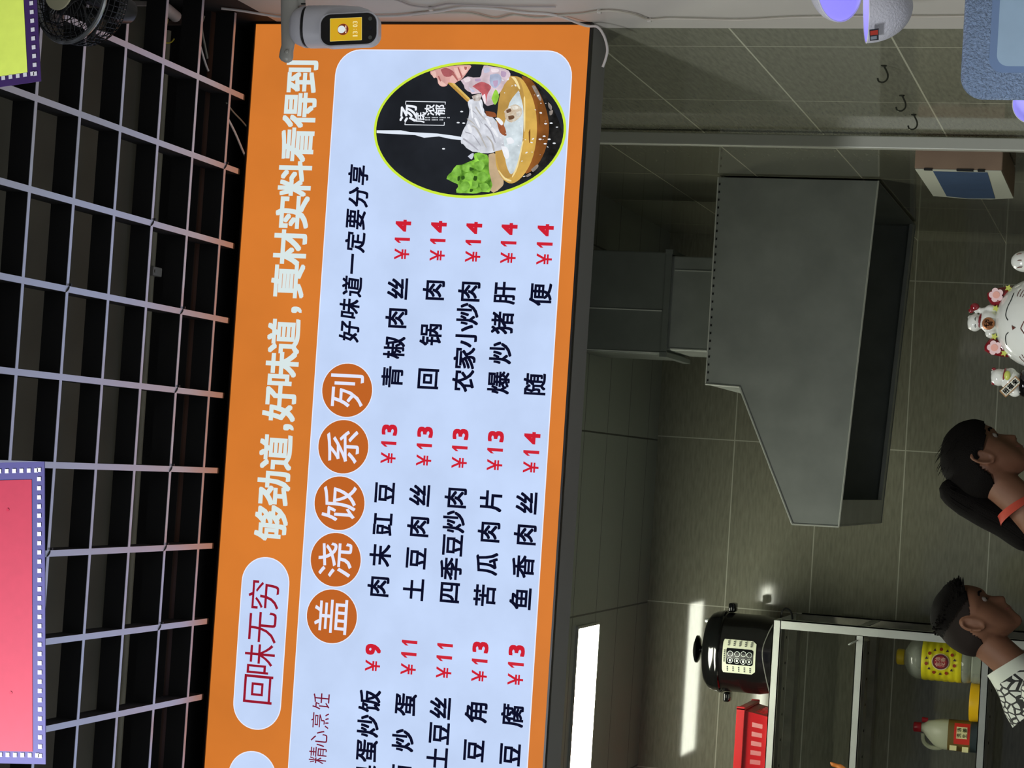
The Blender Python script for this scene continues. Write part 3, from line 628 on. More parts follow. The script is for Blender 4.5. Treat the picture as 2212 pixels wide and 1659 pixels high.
def bandd(z0, z1, col, nm, dx0=-.051, dx1=.051, off=.0006):
    bm = nb(); n = 18; A = []
    for k in range(n+1):
        t = PI+PI*k/n; x = (.05+off)*math.copysign(abs(math.cos(t))**.7, math.cos(t)); y = (.034+off)*math.copysign(abs(math.sin(t))**.7, math.sin(t))
        if dx0 <= x <= dx1: A.append((bm.verts.new((DX+x, DY+y, OZ+z0)), bm.verts.new((DX+x, DY+y, OZ+z1))))
    for a, b in zip(A[:-1], A[1:]): bm.faces.new((a[0], b[0], b[1], a[1]))
    return obj(nm, bm, mat(nm+'_mat', col, .45), db, smooth=True)
bandd(.0, .026, (28, 42, 48), 'base_band'); bandd(.026, .098, (104, 84, 34), 'olive_label'); bandd(.028, .078, (200, 40, 26), 'red_label', -.03, .046, .0012)
bm = nb(); 
for z0, z1, x0, x1 in ((.036, .070, -.006, .032), (.030, .05, -.049, -.032), (.068, .09, -.046, -.03)):
    box(bm, DX+x0, DX+x1, DY-.0368, DY-.0355, OZ+z0, OZ+z1) if x0 > -.02 else box(bm, DX+x0, DX+x1, DY-.034, DY-.031, OZ+z0, OZ+z1)
obj('label_patch', bm, mat('patch_cream', (220, 214, 160), .5), db)
bm = nb(); tj = lambda x, z: Vector((x, DY-.0375, z))
for ch, dx, dz in (('洗', .004, .062), ('洁', .022, .062), ('生', .004, .044), ('姜', .022, .044)): put(bm, ch, .01, DX+dx, OZ+dz, .015, .015, tj)
obj('label_text', bm, mat('ink_green', (60, 90, 30), .5), db, fix=False)
# orange claw-like thing on the middle tier
bm = nb(); q = at(1838, 1659, 7.02)
tube(bm, spline([(q.x-.06, 7.02, SH[1]+.008), (q.x-.02, 7.02, SH[1]+.016), (q.x-.002, 7.02, SH[1]+.035), (q.x+.005, 7.02, SH[1]+.06), (q.x+.012, 7.02, SH[1]+.07)], 5), [.008]*6+[.010]*6+[.007]*5+[.005, .004, .003, .002], 10)
tag(obj('dried_pepper', bm, mat('dry_orange', (190, 110, 40), .5, noise=.2, nscale=60), base=(q.x-.03, 7.02, SH[1]), smooth=True), 'curved orange dried pepper on the middle tier of the steel shelf', 'pepper')
# ------------------------------------------------------------------ hanging promotion cards
M_sq = mat('card_white', (206, 206, 214), .6)
M_string = mat('thread_white', (180, 180, 184), .6)
def card(a, ux, W, H, mb, mr, ml, cb, ci, label, ptb, nb_, nr_, side, dots=()):
    # a: lower corner, ux: unit vector along the lower edge, side: +1 edge runs right from a, -1 runs left
    yv = Vector((0, 1, 0)); up = ux.cross(yv)*(-1 if side > 0 else 1)
    if up.z < 0: up = -up
    P = lambda s, t, d=0: a+ux*s+up*t-yv*d
    t = thing('hanging_card', label, 'card', tuple(a+ux*(W/2)), 'promotion cards hanging from the ceiling grille')
    bm = nb(); prism(bm, [P(0, 0), P(W, 0), P(W, H), P(0, H)], (0, .0012, 0)); obj('border', bm, mat(label[:12]+'b', cb, .6, noise=.03, nscale=60), t)
    bm = nb(); bm.faces.new([bm.verts.new(P(*q, .0004)) for q in ((mr, mb), (W-ml, mb), (W-ml, H-mb), (mr, H-mb))]); obj('coloured_panel', bm, mat(label[:12]+'c', ci, .55, noise=.04, nscale=90), t)
    bm = nb(); s = .0023
    def sq(x, y): bm.faces.new([bm.verts.new(P(x+i, y+j, .0006)) for i, j in ((-s, -s), (s, -s), (s, s), (-s, s))])
    n = int((W-.018)/ptb); p = (W-.018)/n
    for k in range(n+1): sq(.009+p*k, .0065); sq(.009+p*k, H-.0065)
    n = int((H-.018)/.009); p = (H-.02)/n
    for k in range(n+1): sq(.0095, .010+p*k); sq(W-.0095, .010+p*k)
    obj('square_pattern', bm, M_sq, t)
    if dots:
        bm = nb()
        for x, y in dots: bm.faces.new([bm.verts.new(P(x+.0018*math.cos(k*PI/4), y+.0018*math.sin(k*PI/4), .0008)) for k in range(8)])
        obj('dot', bm, mat('dot_crimson', (170, 30, 60), .5), t)
    bm = nb()
    for x in (W*.12, W*.88):
        q = P(x, H-.004); tube(bm, [q, Vector((q.x, q.y, GZ+.002))], .0006, 4)
    obj('hanging_thread', bm, M_string, t)
    return t
CYD = 2.07
a = onY(96, 997, CYD); b = onY(98.5, 1651, CYD)
card(a, (b-a).normalized(), (b-a).length, .31, .0155, .0195, .0135, (72, 69, 124), (166, 42, 66), 'red card with lavender border of white squares hanging under the ceiling grille', .0098, 0, 0, -1, ((.052, .045), (.252, .042)))
a = onY(88.5, 175, CYD); b = onY(78, -20, CYD)
card(a, (b-a).normalized(), .327, .31, .0160, .0118, .0135, (54, 27, 90), (226, 246, 104), 'yellow-green card with dark purple border of white squares beside the small fan', .0098, 0, 0, 1)
# ------------------------------------------------------------------ small clip fan hanging under the grille
FC = onY(152, -12, 2.95); ax = Vector((0, -.955, .296)).normalized(); fx = Vector((1, 0, 0)); fy = fx.cross(ax)*-1
fy = ax.cross(fx); fan = thing('clip_fan', 'small black wire-caged clip fan hanging from the ceiling grille', 'fan', tuple(FC+Vector((.04, .07, .15))))
FR = .0750; M_cage = mat('fan_wire_black', (40, 42, 44), .25, .6); M_ring = mat('fan_ring', (140, 144, 144), .2, .7)
def FP(r, a, h): return FC+fx*(r*math.cos(a))+fy*(r*math.sin(a))+ax*h
bm = nb(); N = 48
tube(bm, [FP(FR, 2*PI*k/N, -.002) for k in range(N)], .0042, 8, closed=True); obj('front_ring', bm, M_ring, fan, smooth=True)
def cage(nm, prof, nw, twist, rings):
    bm = nb()
    for k in range(nw):
        pts = []
        for i, (r, h) in enumerate(prof): pts.append(FP(r, 2*PI*k/nw+twist*(1-r/FR), h))
        tube(bm, pts, .0006, 4)
    for r, h in rings: tube(bm, [FP(r, 2*PI*k/N, h) for k in range(N)], .0009, 5, closed=True)
    return obj(nm, bm, M_cage, fan)
cage('front_cage_grille', [(FR, 0), (FR*.9, .012), (FR*.7, .018), (FR*.5, .021), (FR*.3, .022)], 40, 1.1, [(FR*.92, .011), (FR*.66, .019), (FR*.34, .022)])
cage('rear_cage_grille', [(FR, -.004), (FR*1.0, -.026), (FR*.97, -.046), (FR*.86, -.062), (FR*.6, -.072), (FR*.3, -.077)], 52, 0, [(FR*1.003, -.012), (FR*1.0, -.024), (FR*.988, -.036), (FR*.955, -.050), (FR*.86, -.062), (FR*.72, -.0685), (FR*.55, -.073)])
bm = nb(); c = [FP(FR*.40, 2*PI*k/24, .0225) for k in range(24)]; prism(bm, c, ax*.003); hb = obj('centre_badge', bm, mat('badge_cream', (196, 194, 160), .5), fan)
bm = nb(); prism(bm, [FP(FR*.09, 2*PI*k/10, .0258)+fx*-.006 for k in range(10)], ax*.0004); obj('badge_mark', bm, mat('badge_red_mark', (196, 92, 70), .5), hb)
bm = nb(); loft(bm, [[FP(FR*.3, 2*PI*k/20, -.085) for k in range(20)], [FP(FR*.34, 2*PI*k/20, -.10) for k in range(20)], [FP(FR*.26, 2*PI*k/20, -.13) for k in range(20)]]); obj('motor', bm, mat('fan_black', (26, 27, 28), .35), fan, smooth=True)
for q in range(4):
    bm = nb(); A = []
    for i in range(9):
        u = i/8; r = FR*(.16+.70*u); wv = .42*(1-.45*u)
        A.append([bm.verts.new(FP(r, q*PI/2+.5*u-wv+2*wv*j/5, -.030+.020*(j/5-.5))) for j in range(6)])
    for r0, r1 in zip(A[:-1], A[1:]):
        for j in range(5): bm.faces.new((r0[j], r0[j+1], r1[j+1], r1[j]))
    ob = obj('blade', bm, mat('blade_grey', (58, 62, 62), .3), fan, smooth=True); md = ob.modifiers.new('t', 'SOLIDIFY'); md.thickness = .0015
bm = nb(); tube(bm, [FP(0, 0, -.03), FP(0, 0, -.085)], .008, 12); obj('shaft', bm, M_cage, fan)
bm = nb(); p = FP(0, 0, -.12); tube(bm, spline([p, p+Vector((.0, .02, .05)), Vector((p.x+.01, p.y+.03, GZ-.004))], 6), .008, 10); box(bm, p.x-.015, p.x+.035, p.y+.005, p.y+.055, GZ-.012, GZ-.0005, .003); obj('clip_bracket', bm, mat('fan_black', (26, 27, 28), .35), fan, smooth=True)
# ------------------------------------------------------------------ services above the grille
M_pvc = mat('conduit_beige', (128, 125, 104), .5)
bm = nb(); z = EYE+1.9; tube(bm, [(-2.0, 3.765, z), (.80, 3.75, z)], .0105, 14)
pipe = tag(obj('conduit_pipe', bm, M_pvc, base=(-.4, 3.76, z), smooth=True), 'beige conduit pipe running crossways above the ceiling grille', 'pipe')
q = onZ(332, 588, z); bm = nb(); box(bm, q.x-.009, q.x+.009, 3.738, 3.776, z-.016, z+.012, .002); box(bm, q.x-.003, q.x+.003, 3.741, 3.747, z-.018, z-.015); obj('pipe_clip', bm, mat('clip_white', (150, 150, 144), .5), pipe)
for (x0, y0, x1, y1), zz, col, lab in (((346, 8, 380, 36), EYE+1.86, (196, 186, 180), 'short pale plastic pipe end above the grille beside the fan'), ((410, 50, 450, 86), EYE+1.86, (120, 100, 92), 'short brownish plastic pipe end above the grille near the wall')):
    bm = nb(); p0 = onZ(x0, y0, zz); p1 = onZ(x1, y1, zz); d = (p1-p0).normalized()
    tube(bm, [p0-d*.02, p1], .0115, 14); tube(bm, [p0-d*.022, p0-d*.01], .0135, 14)
    box(bm, p0.x-.004, p0.x+.004, p0.y-.004, p0.y+.004, zz, GZ+.16)
    tag(obj('pipe_stub', bm, mat('stub'+str(col), col, .5), base=p0, smooth=True), lab, 'pipe')
def cable(nm, pts, r, m, lab, cat='cable', grp=None):
    bm = nb(); tube(bm, spline(pts, 6), r, 7); o = obj(nm, bm, m, base=pts[0], smooth=True); tag(o, lab, cat, grp); return o
M_cab = mat('cable_white', (206, 202, 198), .5); M_ycab = mat('cable_yellow', (190, 176, 50), .5); M_gcab = mat('cable_grey', (120, 122, 112), .5)
G = lambda x, y, dz=.03: onZ(x, y, GZ+dz)
cable('loose_cable', [G(421, 66), G(428, 85), G(436, 112), G(444, 138), G(450, 153)], .0022, M_cab, 'white cable end dangling above the grille under the brown pipe end')
cable('loose_cable', [G(441, 35), G(436, 50), G(437, 70), G(442, 95), G(448, 126)], .0022, M_gcab, 'grey bent cable end above the grille near the wall')
cable('loose_cable', [G(489, 250, .004), G(507, 285, .004), G(522, 320, .002), G(534, 350, .002), G(540, 385, .002)], .0022, M_cab, 'white cable curving down to the top edge of the menu sign')
cable('loose_cable', [G(489, 222, .004), G(505, 243, .004), G(525, 264, .002), G(545, 290, .002)], .0016, M_gcab, 'thin grey cable beside the white one at the top edge of the menu sign')
cable('loose_cable', [G(363, 42, .08), G(360, 52, .07), G(354, 60, .06), G(349, 68, .05)], .0014, M_ycab, 'thin yellow wire hanging from the pale pipe end')
cable('loose_cable', [G(376, 84, .05), G(370, 91, .05), G(361, 93, .05), G(352, 91, .05)], .0014, M_ycab, 'thin yellow wire curled in front of the dark pipe')
# black ties at the crossings of the grille
M_tie = mat('tie_black', (10, 10, 11), .5)
TIES = ((1, 0, .0), (2, 2, 0), (3, 1, 0), (4, 1, 0), (5, 1, 0), (6, 1, 0), (7, 1, 0), (3, 4, 0), (6, 4, 0))
tie0 = None; idx = 0
GX = sorted(gx, reverse=True)
names = ['fan', 'menu sign']
where = {0: 'nearest the sign', 1: 'one row from the sign', 2: 'two rows from the sign', 4: 'four rows from the sign'}
for i, j, _ in TIES:
    x = GX[i+1]; y = gy[j]
    lab = 'black cable tie on the %s lengthwise grille bar, %s' % (('first', 'second', 'third', 'fourth', 'fifth', 'sixth', 'seventh', 'eighth')[i], where[j])
    if tie0 is None:
        bm = nb(); d1 = Vector((1, 1, 0)).normalized()
        pts = [Vector((x, y, GZ+.004))+d1*(.0088*math.cos(a))+Vector((0, 0, .0055*math.sin(a))) for a in [2*PI*k/20 for k in range(20)]]
        tube(bm, pts, .0013, 5, closed=True); box(bm, x+.006, x+.010, y+.004, y+.008, GZ-.004, GZ)
        tie0 = tag(obj('cable_tie', bm, M_tie, base=(x, y, GZ)), lab, 'cable tie', 'cable ties on the ceiling grille')
    else: dup(tie0, (x, y, GZ), lab)
# ------------------------------------------------------------------ cables along the white wall
W_ = lambda x, y, X=WX-.004: onX(x, y, X)
cable('wall_cable', [W_(478, 18), W_(520, 23), W_(580, 33), W_(612, 36), W_(700, 35), W_(800, 35), W_(860, 34), W_(905, 29), W_(950, 24), W_(1000, 16), W_(1070, 19), W_(1130, 27), W_(1200, 33), Vector((.842, 3.886, W_(1250, 38).z)), onY(1290, 58, 3.884), onY(1305, 78, 3.884), onY(1312, 105, 3.884), onY(1309, 125, 3.884), onY(1302, 145, 3.884)], .0026, M_cab, 'white cable along the wall that curls over the lower corner of the menu sign')
cable('wall_cable', [W_(890, 33), W_(935, 28), W_(970, 27), W_(1020, 29), W_(1070, 40), W_(1110, 32), W_(1160, 38), W_(1210, 33), W_(1255, 30), W_(1295, 24), W_(1330, 24), W_(1370, 31), W_(1402, 42), W_(1440, 40), W_(1500, 41), W_(1600, 43), W_(1700, 38), W_(1800, 36), W_(1900, 35), W_(2000, 36), W_(2100, 35)], .0022, mat('cable_cream', (178, 172, 158), .5), 'long cream cable running down the white wall behind the white shades')
cable('wall_cable', [W_(820, -12), W_(862, 2), W_(885, 11), W_(910, 15), W_(932, 16), W_(965, 9), W_(1000, 10), W_(1100, 14), W_(1200, 15)], .0018, mat('cable_painted', (168, 160, 158), .5), 'thin painted-over cable near the top of the white wall')
for k, (x, y) in enumerate(((931, 18), (1295, 24), (1403, 42))):
    p = W_(x, y, WX-.003); bm = nb(); box(bm, p.x-.005, p.x+.0028, p.y-.005, p.y+.005, p.z-.004, p.z+.004, .001, 1); tube(bm, [p+Vector((-.0045, -.004, 0)), p+Vector((.002, -.004, 0))], .0012, 6)
    tag(obj('cable_clip', bm, mat('clip_white2', (196, 192, 184), .5), base=p), 'small white cable clip on the white wall, ' + ('beside the face payment terminal', 'by the lower corner of the menu sign', 'below the menu sign')[k], 'clip', 'cable clips on the white wall')
# ------------------------------------------------------------------ payment terminal on its bracket
TY = 3.5
def T(x, y, d=0.0): return onY(x, y, TY-d)
tb = thing('face_payment_terminal', 'grey rounded face payment terminal with small lit screen hanging by the menu sign', 'payment terminal', tuple(T(730, 60)))
M_dev = mat('device_grey', (206, 207, 213), .35); M_arm = mat('bracket_grey', (176, 176, 168), .4, .1)
c0 = T(721, 58); up = Vector((0, 0, 1)); Hh = (T(632, 58)-T(811, 58)).length; Rw = (T(740, 15)-T(740, 105)).length/2
rot = Matrix.Rotation(math.radians(-0.5), 4, 'Y')
def TL(x, y, z): return c0+rot @ Vector((x, y, z))
def sec(z, a, b, dy=0.0, n=36, e=.8): return [TL(a*math.copysign(abs(math.cos(2*PI*k/n))**e, math.cos(2*PI*k/n)), dy+b*math.copysign(abs(math.sin(2*PI*k/n))**e, math.sin(2*PI*k/n)), z) for k in range(n)]
hz_ = Hh/2; bm = nb()
loft(bm, [sec(hz_, Rw*.45, Rw*.4), sec(hz_-.003, Rw*.66, Rw*.6), sec(hz_-.010, Rw*.84, Rw*.76), sec(hz_-.020, Rw*.95, Rw*.86), sec(hz_-.0275, Rw*.985, Rw*.9), sec(hz_-.0280, Rw*.94, Rw*.86)]); obj('top_cap', bm, M_dev, tb, smooth=True)
bm = nb(); loft(bm, [sec(hz_-.026, Rw*.93, Rw*.85), sec(hz_-.036, Rw*.93, Rw*.85)]); obj('seam_gap', bm, mat('gap_black', (6, 6, 7), .6), tb)
bm = nb(); zb_ = -hz_
loft(bm, [sec(hz_-.0335, Rw*.94, Rw*.86), sec(hz_-.0342, Rw, Rw*.91), sec(hz_-.07, Rw, Rw*.91), sec(hz_-.095, Rw*.99, Rw*.88), sec(zb_+.03, Rw*.93, Rw*.78), sec(zb_+.014, Rw*.8, Rw*.6), sec(zb_+.004, Rw*.6, Rw*.42), sec(zb_, Rw*.4, Rw*.3)]); body = obj('body', bm, M_dev, tb, smooth=True)
# raised screen housing: rounded slab leaning a little downwards
q0 = T(746, 64); ex = (T(746, 30)-T(746, 96)).normalized(); ez = Vector((0, 0, 1)); ry = Matrix.Rotation(math.radians(-4.0), 4, 'Y')
ex = (ry @ Vector((1, 0, 0))); ez = (ry @ Vector((0, -.10, 1))).normalized(); en = ex.cross(ez)*1
if en.y > 0: en = -en
S_W = (T(750, 30)-T(750, 97)).length; S_H = (T(695, 62)-T(811, 62)).length
F0 = Vector((q0.x, c0.y-Rw*.93, q0.z))
F0 = onY(753, 63, c0.y-Rw*1.05)
def SP(x, z, d): return F0+ex*x+ez*z+en*d
def slab(w_, h_, r, d0, d1, n=8, cz=0.0, cx=0.0):
    bm = nb(); pts = rrect(cx-w_/2, cx+w_/2, cz-h_/2, cz+h_/2, r, n); A = [SP(x, z, d0) for x, z in pts]
    prism(bm, A, en*(d1-d0)); return bm
obj('screen_housing', slab(S_W*1.06, S_H*1.05, S_W*.36, -.022, -.0008), M_dev, tb, smooth=False)
scr = obj('black_bezel', slab(S_W*.98, S_H*.985, S_W*.32, -.0008, .0006), mat('bezel_black', (10, 11, 12), .12), tb)
dw, dh = S_W*.73, S_H*.565; dz0 = S_H*.045; dx0 = S_W*-.005
bm = nb(); pts = rrect(dx0-dw/2, dx0+dw/2, dz0-dh/2, dz0+dh/2, .0005, 1); bm.faces.new([bm.verts.new(SP(x, z, .0010)) for x, z in pts]); obj('display_rim', bm, lit('scr_rim', (236, 220, 130)), scr)
bm = nb(); dw -= .001; dh -= .001; n = 10
rows = []
for i in range(n+1): rows.append([bm.verts.new(SP(dx0-dw/2+dw*j/n, dz0-dh/2+dh*i/n, .0012)) for j in range(n+1)])
for i in range(n):
    for j in range(n): bm.faces.new((rows[i][j], rows[i][j+1], rows[i+1][j+1], rows[i+1][j]))
obj('display', bm, lit('scr_yellow', (204, 152, 34), .12, 30, dirt=(196, 170, 22)), scr)
def sdisc(x, z, r, d, nm, m, a=1.0, par=None):
    bm = nb(); bm.faces.new([bm.verts.new(SP(x+r*a*math.cos(2*PI*k/24), z+r*math.sin(2*PI*k/24), d)) for k in range(24)]); return obj(nm, bm, m, par or scr)
bz = dz0+dh*.09
sdisc(dx0, bz, dw*.28, .0014, 'screen_emblem', lit('scr_amber', (214, 150, 40)))
sdisc(dx0, bz, dw*.25, .0016, 'screen_emblem', lit('scr_brown', (112, 48, 26)))
sdisc(dx0, bz+dw*.07, dw*.17, .0018, 'screen_emblem', lit('scr_pale', (216, 226, 226)))
bm = nb()
for k in range(5): bm.faces.new([bm.verts.new(SP(dx0-dw*.17+dw*.07*k+i*dw*.052, bz-dw*.155+j*dw*.06, .0018)) for i, j in ((0, 0), (1, 0), (1, 1), (0, 1))])
obj('emblem_lettering', bm, lit('scr_cream', (230, 200, 180)), scr)
bm = nb(); tz = dz0-dh*.30
for ch, x in zip('13:03', (-.0125, -.0065, -.0008, .0055, .0115)): put(bm, ch, .02, dx0+x, tz, {':': .0012, '1': .0024}.get(ch, .0046), .0088 if ch != ':' else .006, lambda a_, b_: SP(a_, b_, .0019), True)
obj('clock_text', bm, lit('scr_text', (240, 226, 160)), scr, fix=False)
for s in (-1, 1): sdisc(s*S_W*.30, -S_H*.385, .0036, .0009, 'lens', mat('lens_grey', (74, 78, 74), .2))
sdisc(0, -S_H*.39, .0032, .0009, 'lens', mat('lens_dark', (12, 12, 30), .05))
bm = nb(); p = T(664, 13.5, Rw*.2); box(bm, p.x-.0012, p.x+.0012, p.y-.02, p.y-.018, p.z-.004, p.z+.004)
obj('slot', bm, mat('gap_black', (6, 6, 7), .6), tb)
# bracket arm
arm = thing('wall_bracket', 'grey metal bracket arm reaching from the wall across the menu sign corner', 'bracket', tuple(T(628, 0)))
bm = nb()
pts = [T(626, -60), T(627, -30), T(627.5, 0), T(627, 40), T(625, 75), T(622, 98), T(619, 112), T(618, 124), T(619, 131), T(620, 135.5)]
hw = [.0185, .0185, .0185, .0180, .0155, .0125, .0130, .0138, .0105, .0035]
loft(bm, [[p+Vector((0, h*.62*math.cos(2*PI*k/16), h*math.sin(2*PI*k/16))) for k in range(16)] for p, h in zip(pts, hw)])
obj('arm', bm, M_arm, arm, smooth=True)
bm = nb(); p = T(619, 112, .009); lathe(bm, [(.0035, -.002), (.004, .001), (.002, .003)], p, 12, mx=Matrix.Rotation(PI/2, 3, 'X')); obj('screw', bm, M_arm, arm)
bm = nb(); tube(bm, spline([T(650, -60), T(651, -20), T(651, 5), T(652, 14)], 4), .0075, 12); obj('cable_tube', bm, M_arm, arm, smooth=True)
bm = nb(); p = T(627, -60); box(bm, p.x-.002, WX-.001, p.y-.02, p.y+.02, p.z-.03, p.z+.03, .004); obj('wall_plate', bm, M_arm, arm)
# ------------------------------------------------------------------ service counter (carries the cat and the blue bin)
bm = nb(); CT = EYE-.035
ct = thing('service_counter', 'pale service counter under the menu sign', 'counter', (-.6, 3.75, 0))
bm = nb(); box(bm, -2.2, WX-.005, 3.25, 4.28, CT-.04, CT, .004); obj('counter_top', bm, mat('counter_white', (190, 190, 186), .3), ct)
bm = nb(); box(bm, -2.18, WX-.02, 3.30, 4.24, 0, CT-.04); obj('counter_base', bm, mat('counter_wood', (150, 140, 128), .5), ct)
# ------------------------------------------------------------------ lucky cat
KY = 4.0
def K(x, y, d=0.0): return onY(x, y, KY-d)
HC = K(2243, 698); hr = .081
cat = thing('lucky_cat_figurine', 'large white china lucky cat with flowered ears, closed eyes and one raised paw', 'figurine', (HC.x, KY, CT+.001))
M_china = mat('white_china', (214, 216, 204), .12, coat=.6); M_brown = mat('china_brown', (96, 50, 40), .3); M_ink = mat('china_ink', (34, 40, 36), .3)
M_cred = mat('china_red', (120, 20, 28), .2, coat=.4); M_pink = mat('china_pink', (228, 168, 150), .3); M_lime = mat('china_lime', (190, 196, 90), .3); M_pale = mat('china_pale_pink', (232, 200, 196), .3)
def joined(nm, bm, vox, m, parent=None, base=None, sm=4):
    o = obj(nm, bm, m, parent, base)
    md = o.modifiers.new('r', 'REMESH'); md.mode = 'VOXEL'; md.voxel_size = vox
    md2 = o.modifiers.new('s', 'SMOOTH'); md2.iterations = sm; md2.factor = .5
    dg = bpy.context.evaluated_depsgraph_get(); dg.update()
    me = bpy.data.meshes.new_from_object(o.evaluated_get(dg)); o.modifiers.clear(); old = o.data; o.data = me; bpy.data.meshes.remove(old)
    if not me.materials: me.materials.append(m)
    for p in me.polygons: p.use_smooth = True
    return o
bm = nb()
ball(bm, HC, hr*1.04, hr*.92, hr*.97, 32, 20)
ball(bm, HC+Vector((0, -.058, -.022)), .034, .026, .024)
bc = HC+Vector((0, .005, -.142)); ball(bm, bc, .068, .070, .088, 28, 18)
lathe(bm, [(.06, 0), (.068, .01), (.068, .05), (.06, .1)], (HC.x, KY+.005, CT+.006), 28)
pw = K(2214, 565); ball(bm, pw, .0205, .021, .026); tube(bm, spline([bc+Vector((.06, 0, .03)), bc+Vector((.102, -.005, .05)), pw+Vector((.004, .002, -.05)), pw], 5), .0205, 12)
for s in (-1, 1): ball(bm, Vector((HC.x+s*.036, KY-.07, CT+.027)), .026, .03, .02)
joined('body', bm, .004, M_china, cat, sm=3)
def face_y(x, z, off=.0006):
    dx, dz = (x-HC.x)/(hr*1.04), (z-HC.z)/(hr*.97); q = 1-dx*dx-dz*dz
    return HC.y-hr*.92*math.sqrt(max(.02, q))-off
def onface(px, py, off=.0006):
    v = K(px, py, hr*.6); y = face_y(v.x, v.z, off)
    for _ in range(3): v = onY(px, py, y); y = face_y(v.x, v.z, off)
    return Vector((v.x, y, v.z))
def stroke(nm, pts, r, m, par): 
    bm = nb(); tube(bm, spline([onface(*p) for p in pts], 5), r, 6); return obj(nm, bm, m, par)
stroke('eye', [(2190, 633), (2184, 648), (2177, 662), (2173, 676), (2173, 684), (2177, 692)], .0009, M_ink, cat)
stroke('eye', [(2178, 718), (2173, 724), (2172, 733), (2174, 745)], .0009, M_ink, cat)
bm = nb(); ps = [onface(2185, 703, .002), onface(2187, 713, .002), onface(2193, 708.5, .003)]; prism(bm, ps, (0, .002, 0)); obj('nose', bm, M_brown, cat)
stroke('mouth', [(2212, 694), (2207, 704), (2205, 710), (2209, 716), (2213, 722)], .0009, M_brown, cat)
bm = nb()
for p in (((2197, 640), (2200, 632), (2205, 625)), ((2203, 641), (2206, 634), (2211, 627)), ((2208, 642), (2211, 637), (2215, 631)), ((2202, 770), (2206, 776), (2212, 781)), ((2207, 766), (2211, 772), (2216, 776))):
    tube(bm, spline([onface(*q) for q in p], 4), .0006, 5)
obj('whisker_stripe', bm, M_brown, cat)
def ear(tip, b0, b1, fl, gr):
    t_, a_, b_ = K(*tip), K(*b0), K(*b1)
    mid = (a_+b_)/2; bm = nb(); rings = []
    for i in range(8):
        u = i/7; w_ = (1-u)**.55; c = mid*(1-u)+t_*u; h = (b_-a_)/2*w_*(1 if u < .98 else .02); dpt = .014*w_+.001
        rings.append([c+h*math.cos(2*PI*k/20)+Vector((0, dpt*math.sin(2*PI*k/20), 0)) for k in range(20)])
    loft(bm, rings); e = obj('ear', bm, M_cred, cat, smooth=True)
    f = K(*fl, .017); bm = nb(); pts = []
    for k in range(40):
        a = 2*PI*k/40; r = .0135*(.72+.28*abs(math.cos(2.5*a))**.7); pts.append(f+Vector((r*math.cos(a+.3), 0, r*math.sin(a+.3))))
    prism(bm, pts, (0, .006, 0)); obj('flower', bm, M_pale, e)
    bm = nb(); prism(bm, [f+Vector((.0066*math.cos(k*PI/8), -.0006, .0066*math.sin(k*PI/8))) for k in range(16)], (0, .002, 0)); obj('flower_centre', bm, M_pink, e)
    bm = nb()
    for g in gr: g_ = K(*g, .015); prism(bm, [g_+Vector((.0068*math.cos(k*PI/5+.3)*(1 if k % 2 else .5), 0, .0068*math.sin(k*PI/5+.3)*(1 if k % 2 else .5))) for k in range(10)], (0, .006, 0))
    obj('green_leaf', bm, M_lime, e)
ear((2133, 633), (2157, 676), (2188, 618), (2152, 637), ((2178, 622), (2151, 666)))
ear((2127, 758), (2147, 724), (2182, 772), (2148, 751), ((2169, 763), (2148, 727)))
bm = nb()
for x, y in ((2196, 549), (2196, 563), (2197, 578)):
    a = K(x, y, .019); tube(bm, [a+Vector((0, .004, 0)), a+Vector((.0005, -.0008, -.004)), a+Vector((.001, -.0012, -.009))], .0008, 5)
obj('claw_stripe', bm, M_brown, cat)
# little cat on top of its head
bm = nb(); c1 = K(2137, 693); ball(bm, c1, .022, .019, .0185); ball(bm, K(2106, 697), .0168, .0155, .0140); ball(bm, K(2130, 672), .007, .007, .016); ball(bm, K(2142, 668), .009, .012, .012); ball(bm, K(2142, 720), .010, .012, .012); ball(bm, K(2108, 667), .0066, .007, .009)
for y in (686, 706): ball(bm, K(2097, y), .005, .004, .006)
sm = joined('small_cat', bm, .0018, M_china, cat, sm=2)
bm = nb(); cc = K(2135, 699, .018); lathe(bm, [(.0115, 0), (.0115, .003), (.009, .0036)], cc+Vector((0, .002, 0)), 24, mx=Matrix.Rotation(PI/2, 3, 'X')); obj('coin', bm, mat('china_gold', (168, 112, 70), .25, .6), sm)
bm = nb(); tz_ = lambda x, z: Vector((x, cc.y-.0022, z))
for k, ch in enumerate('千万両'): put(bm, ch, .02, cc.x+(-.004, .004, 0)[k], cc.z+(.003, .003, -.004)[k], .0085, .0085, tz_)
obj('coin_text', bm, mat('china_coin_ink', (30, 26, 22), .3), sm, fix=False)
bm = nb(); c_ = K(2117, 694); tube(bm, [c_+Vector((.0135*math.cos(a), .0125*math.sin(a), -.0015*math.cos(a))) for a in [2*PI*k/20 for k in range(20)]], .0022, 6, closed=True); obj('collar', bm, M_cred, sm)
bm = nb(); ball(bm, K(2106, 663, .003), .0078, .006, .0085); ball(bm, K(2098, 671, .002), .0048, .004, .0052); ball(bm, K(2097, 706, .001), .0042, .004, .005); obj('red_paw', bm, M_cred, sm, smooth=True)
bm = nb()
for y in (689, 704): p = K(2107, y, .0155); tube(bm, [p+Vector((-.003, .001, 0)), p+Vector((0, -.0004, .001)), p+Vector((.003, .001, 0))], .0006, 5)
obj('small_eye', bm, M_ink, sm)
